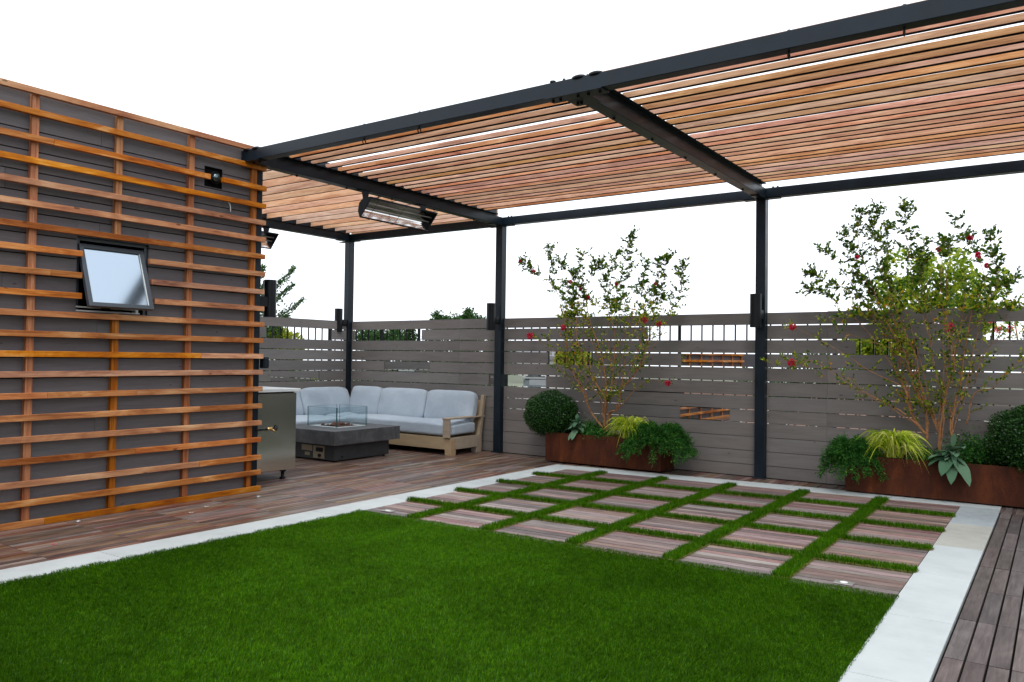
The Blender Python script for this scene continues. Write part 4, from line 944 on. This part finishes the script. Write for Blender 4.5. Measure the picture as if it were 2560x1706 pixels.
# conifer row beyond the far fence
def conifer(x,y,top,label,s=1.,lean=0,mat='tree_d'):
    t=thing('conifer',label,'tree',(x,y,GZ),'conifers beyond the far fence'); part('trunk',B().tube([(x,y,GZ),(x,y,top)],[.12,.01],8),MT['trunk'],t)
    C=[];D=[]
    z=top
    k=0
    while z>-1.0:
        R=min(.05+(top-z)*.33,.45)*s; nb=7
        for i in range(nb):
            a=k*2.4+i*2*pi/nb+random.uniform(-.3,.3); rr=R*random.uniform(.7,1.15); m=int(18+rr*55)
            u=np.linspace(.1,1,m); px=x+math.cos(a)*rr*u; py=y+math.sin(a)*rr*u; pz=z+.10*np.sin(u*3)-.12*u*rr+.10*u**3
            j=RNG.normal(0,.045,(m,3)); C.append(np.stack([px,py,pz],1)+j); D.append(np.stack([np.full(m,math.cos(a)),np.full(m,math.sin(a)),np.full(m,.25)],1)+RNG.normal(0,.7,(m,3)))
        z-=.12; k+=1
    C=np.concatenate(C); D=np.concatenate(D); n=len(C)
    put('crown',leaves('conifer',C,D,randunit(n),RNG.uniform(.06,.12,n),RNG.uniform(.025,.05,n),MT[mat],(x,y,GZ)),t)
for x,y,tp,l in ((-14.5,16,2.05,'conifer tip just right of the corner post, beyond the fence'),(-13.55,16,2.36,'bushiest conifer top beyond the fence, above the sofa'),(-12.95,16.4,2.27,'narrow conifer tip, third from the corner post'),(-12.35,15.8,2.40,'tallest thin conifer tip left of the second post'),(-11.75,16.2,2.30,'conifer tip touching the second post'),(-15.2,15.4,1.8,'low conifer beyond the fence behind the corner post')):
    conifer(x,y,tp-.06,l,1.25)
# tree with drooping windblown branches beyond the side fence
t=thing('windblown_tree','dark green tree with upswept branches behind the large black lamp','tree',(-15.6,11.4,GZ),'trees beyond the terrace')
part('trunk',B().tube([(-15.6,11.4,GZ),(-15.7,11.5,0),(-15.9,11.6,3.2)],[.2,.14,.03],8),MT['trunk'],t)
C=[];D=[]; lb=B()
for (p0,p1) in (((-15.9,11.6,2.3),(-16,13.30,3.52)),((-15.9,11.7,2.1),(-16,13.25,3.10)),((-15.9,11.7,1.8),(-16,13.62,2.75)),((-15.9,11.6,2.9),(-16,12.35,3.45)),((-15.9,11.9,1.7),(-16,13.1,2.3)),((-15.8,11.5,2.8),(-15.9,11.75,4.1)),((-15.7,11.7,1.4),(-16,12.9,1.9)),((-15.9,11.5,2.6),(-15.9,11.9,3.7)),((-15.9,11.5,2.2),(-15.9,12.3,3.0))):
    p0=Vector(p0);p1=Vector(p1); sag=Vector((0,0,-.12)); pts=spline([p0,(p0+p1)/2+sag,p1],6); lb.tube(pts,[.03*(1-k/len(pts))+.004 for k in range(len(pts))],5)
    m=520; u=RNG.uniform(.15,1,m); P0=np.array(p0);P1=np.array(p1); pos=P0+(P1-P0)*u[:,None]+np.array([0,0,-.5])*(u*(1-u))[:,None]*.9
    pos+=RNG.normal(0,1,(m,3))*(.13*(1.15-u))[:,None]; C.append(pos); D.append(unit(P1-P0)+RNG.normal(0,.6,(m,3)))
part('limbs',lb,MT['trunk'],t); C=np.concatenate(C);D=np.concatenate(D);n=len(C)
put('crown',leaves('wind',C,D,randunit(n),RNG.uniform(.06,.11,n),RNG.uniform(.03,.05,n),MT['tree_d'],(-15.6,11.4,GZ)),t)
bgtree('evergreen_tree',(-14.0,16.4,GZ),clumpset((-16.0,16.6,1.72),(1.2,.5,.28),16,.36),'wide dark evergreen filling the fence slot right of the corner post','tree_d',7000,(.05,.10))
bgtree('evergreen_tree',(-12.5,16.8,GZ),clumpset((-13.3,16.8,2.18),(1.35,.4,.17),24,.24),'ragged band of evergreen just topping the fence above the sofa','tree_d',5200,(.05,.09))
bgtree('broadleaf_tree',(-16.2,12.4,GZ),clumpset((-16.2,13.05,1.62),(.6,.85,.45),17,.32),'yellow-green tree seen through the pickets of the side fence','tree_y',8000,(.06,.11))
bgtree('broadleaf_tree',(-19.5,14.5,GZ),clumpset((-19.6,14.6,.6),(1.5,2.0,.8),9,.7),'dark green tree low behind the side fence, farther off','tree_d',4500,(.09,.16))
bgtree('broadleaf_tree',(-5.5,22,GZ),clumpset((-5.6,22,.6),(2.2,1.,.7),9,.7),'dark green tree low beyond the middle of the long fence','tree_d',4500,(.1,.17))
bgtree('broadleaf_tree',(3.5,20,GZ),clumpset((2.6,20,.6),(2.2,1.,1.0),9,.8),'broad green tree far beyond the right planter','tree_m',5000,(.1,.17))
# pink flowering shrub outside the right fence slot
t=thing('flowering_shrub','pink flowering shrub seen through the slot at the right edge of the fence','shrub',(-.25,9.9,.5))
part('stem',B().tube([(-.25,9.9,-.4),(-.3,9.9,1.0),(-.4,9.9,1.8)],[.02,.014,.005],6).tube([(-.3,9.9,1.0),(.1,9.9,1.7)],[.01,.004],6),MT['bark'],t)
n=900; Cc=RNG.normal(size=(n,3))*np.array([.42,.12,.13])+np.array([-.1,9.9,1.62]); off=(-.25,9.9,.5)
put('foliage',leaves('fs',Cc,randunit(n),randunit(n),RNG.uniform(.025,.045,n),RNG.uniform(.015,.022,n),MT['myr'],off),t)
cl=RNG.normal(size=(30,3))*np.array([.42,.10,.12])+np.array([-.1,9.88,1.66]); n=1100; Cc=cl[RNG.integers(0,30,n)]+RNG.normal(0,.018,(n,3))
put('blossom',leaves('fb',Cc,randunit(n),randunit(n),RNG.uniform(.014,.022,n),RNG.uniform(.012,.02,n),MT['pink'],off),t)
# houses
MT['brick']=plain('pinkish_brick',(.50,.30,.23),.85,0,.2,3,.2); MT['siding']=plain('pale_siding',(.55,.54,.52),.7,0,.3,2,.08); MT['roofg']=plain('grey_roof',(.16,.16,.17),.85,0,.2,4,.2); MT['orange']=plain('orange_clay',(.50,.19,.09),.8,0,.2,3,.2)
MT['winglass']=plain('dark_window_glass',(.05,.06,.075),.08,0,.8)
def house(x0,x1,y0,y1,top,wall,roof,label,face):
    t=thing('house',label,'house',((x0+x1)/2,(y0+y1)/2,GZ),'houses beyond the terrace')
    part('walls',B().box(x0,y0,GZ,x1,y1,top),MT[wall],t)
    part('roof',B().prism([(x0-.3,top+.001),(x1+.3,top+.001),(x1+.3,top+.12),((x0+x1)/2,top+.5),(x0-.3,top+.12)],1,y0-.3,y1+.3),MT[roof],t)
    n=int((x1-x0)/2.2)
    if face=='s':
        for k in range(n):
            for zz in (top-1.9,top-4.6):
                xx=x0+1.1+2.2*k-.4; f=part('window',B().box(xx-.08,y0-.05,zz-.08,xx+.88,y0-.002,zz+1.28),MT['white'],t); part('pane',B().box(xx,y0-.056,zz,xx+.8,y0-.051,zz+1.2),MT['winglass'],f)
    else:
        n=int((y1-y0)/2.2)
        for k in range(n):
            for zz in (top-1.9,top-4.6):
                yy=y0+1.1+2.2*k-.4; f=part('window',B().box(x1+.002,yy-.08,zz-.08,x1+.05,yy+.88,zz+1.28),MT['white'],t); part('pane',B().box(x1+.051,yy,zz,x1+.056,yy+.8,zz+1.2),MT['winglass'],f)
house(-27,-19.9,33,41,1.2,'siding','roofg','pale sided house far beyond the left part of the long fence','s')
house(-16.5,-5.6,38,47,-.2,'brick','siding','pinkish brick house far beyond the middle of the long fence','s')
house(-4.5,4.5,44,52,-.6,'siding','roofg','pale house far beyond the right planter','s')
house(-44,-34,15,27,.2,'orange','siding','orange clay-walled house far beyond the side fence','e')
house(-46,-34,29,40,.3,'siding','roofg','pale house far off in line with the corner post','e')
g=B(); g.box(-500,-500,GZ-.5,500,900,GZ); struct('ground',g.mesh('ground',plain('suburban_ground',(.14,.15,.11),.95,0,.1,.05,.35)))
# building under the terrace
bx=B().box(-10.9,-3.1,GZ+.001,3.9,9.45,-.4501); solo('terrace_building',bx,MT['siding'],'pale building that carries the roof terrace, below the deck','building',(-3.5,3,GZ))
# ------------------------------------------------------------------ small things on the floor
for (x,y,l) in ((-4.60,4.845,'small square metal deck light at the left corner of the paver grid'),(-1.04,4.93,'small square metal deck light near the right corner of the paver grid')):
    t=thing('deck_light',l,'deck light',(x,y,.008),'deck lights'); part('plate',B().box(x-.055,y-.035,.0066,x+.055,y+.035,.012),MT['plate'],t,.002); part('lens',B().cyl((x,y,.0121),(x,y,.014),.022,16),MT['white'],t)
for (x,y,l) in ((-6.17,3.10,'round metal deck light at the foot of the slatted wall, nearer one'),(-6.0,4.62,'round metal deck light near the end of the slatted wall')):
    t=thing('deck_light',l,'deck light',(x,y,.002),'deck lights'); part('plate',B().cyl((x,y,.0015),(x,y,.007),.024,20),MT['plate'],t); part('lens',B().cyl((x,y,.0071),(x,y,.009),.011,14),MT['white'],t)
for i,(x,y,l) in enumerate(((-5.80,3.80,'fallen pale petal on the deck nearest the slatted wall middle'),(-5.93,4.03,'fallen petal on the deck beside the slatted wall'),(-5.55,2.62,'fallen pink petal on the deck at the left edge of the photo'))):
    o=put('fallen_petal',leaves('petal',[(0,0,.004),(.01,.01,.004),(-.01,.008,.004)],[(1,.2,0.1),(.2,1,.15),(-1,.4,.1)],[(0,0,1)]*3,.022,.016,MT['pink'] if i==2 else MT['white']),None,(x,y,0)); tag(o,l,'petal','fallen petals')
for (x,y) in ((-5.9,3.3),(-5.5,3.45),(-6.05,4.2),(-5.7,2.9),(-5.75,4.4)):
    x+=random.uniform(-.05,.05); o=put('deck_litter',leaves('litter',[(0,0,.004),(.006,.012,.004)],[(1,random.uniform(-1,1),.1),(random.uniform(-1,1),1,.12)],[(0,0,1)]*2,.018,.012,MT['tan']),None,(x,y,0)); tag(o,'tiny dry leaf scrap lying on the deck by the slatted wall','leaf scrap','dry leaf scraps on the deck')
# ------------------------------------------------------------------ unseen stair house and trees, added behind and beside the viewer to darken reflections
t=thing('added_stair_house','dark boarded stair house added behind the viewer to darken the reflections','stair house',(-2,-4.4,0))
part('walls',B().box(-7.2,-5.7,-.03,3.2,-3.4,2.75),MT['wallb'],t); part('roof',B().box(-7.4,-5.9,2.751,3.4,-3.2,2.90),MT['metal'],t)
dr=part('door',B().box(-1.6,-3.399,.0,-.6,-3.35,2.1),MT['frame'],t); part('pane',B().box(-1.48,-3.349,.25,-.72,-3.34,2.0),MT['winglass'],dr)
for x in (-5.5,1.2):
    f=part('window',B().box(x,-3.399,.9,x+1.4,-3.36,2.1),MT['frame'],t); part('pane',B().box(x+.06,-3.359,.96,x+1.34,-3.35,2.04),MT['winglass'],f)
for i,(x,y,l) in enumerate(((7.2,-2.,'tall unseen dark tree added beside the terrace, nearest the stair house'),(7.6,3.2,'tall unseen dark tree added beside the middle of the terrace'),(7.2,8.4,'tall unseen dark tree added beside the terrace, nearest the long fence'))):
    bgtree('evergreen_tree',(x,y,GZ),clumpset((x,y,.6),(1.0,2.2,2.4),22,1.25),l,'tree_d',5200,(.22,.4))
# ------------------------------------------------------------------ camera, light, render
cam=bpy.data.cameras.new('camera'); co=bpy.data.objects.new('camera',cam); COL.objects.link(co); S.camera=co
f_px,pitch_,roll_,yaw_=1973.559,.0208511,.0133188,.6071605
fv=Vector((-math.sin(yaw_)*math.cos(pitch_),math.cos(yaw_)*math.cos(pitch_),math.sin(pitch_)))
r0=Vector((math.cos(yaw_),math.sin(yaw_),0)); u0=r0.cross(fv); rv=r0*math.cos(roll_)+u0*math.sin(roll_); uv=rv.cross(fv)
M=Matrix((( rv.x,uv.x,-fv.x,0),(rv.y,uv.y,-fv.y,0),(rv.z,uv.z,-fv.z,1.3),(0,0,0,1))); co.matrix_world=M
cam.sensor_width=36; cam.lens=36*f_px/2560; cam.clip_end=2000; cam.clip_start=.05
w=bpy.data.worlds.new('World'); S.world=w; w.use_nodes=True; nt=w.node_tree; bg=nt.nodes['Background']
sky=nt.nodes.new('ShaderNodeTexSky'); sky.sky_type='NISHITA'; sky.sun_disc=False; EL,RZ=rad(58),rad(150)
sky.sun_elevation=EL; sky.sun_rotation=RZ; sky.air_density=1; sky.dust_density=4; sky.ozone_density=1
hs=nt.nodes.new('ShaderNodeHueSaturation'); hs.inputs['Saturation'].default_value=.25; nt.links.new(sky.outputs[0],hs.inputs['Color'])
mx=nt.nodes.new('ShaderNodeMix'); mx.data_type='RGBA'; mx.inputs[0].default_value=.78; nt.links.new(hs.outputs[0],mx.inputs[6]); mx.inputs[7].default_value=(13.5,14.2,15.2,1)
nt.links.new(mx.outputs[2],bg.inputs[0]); bg.inputs[1].default_value=.12
sl=bpy.data.lights.new('sun','SUN'); sl.energy=1.2; sl.angle=rad(14); sl.color=(1,.96,.9); so=bpy.data.objects.new('sun',sl); COL.objects.link(so)
# sun direction matches the sky: rotation measured clockwise from +Y
sd=Vector((math.sin(RZ)*math.cos(EL),math.cos(RZ)*math.cos(EL),math.sin(EL))); so.rotation_euler=sd.to_track_quat('Z','Y').to_euler(); so.location=sd*30
S.view_settings.view_transform='Standard'; S.view_settings.look='None'; S.view_settings.exposure=.2; S.view_settings.gamma=1
S.render.resolution_x=1024; S.render.resolution_y=682
S.cycles.max_bounces=8; S.cycles.transparent_max_bounces=16; S.cycles.caustics_reflective=False; S.cycles.caustics_refractive=False
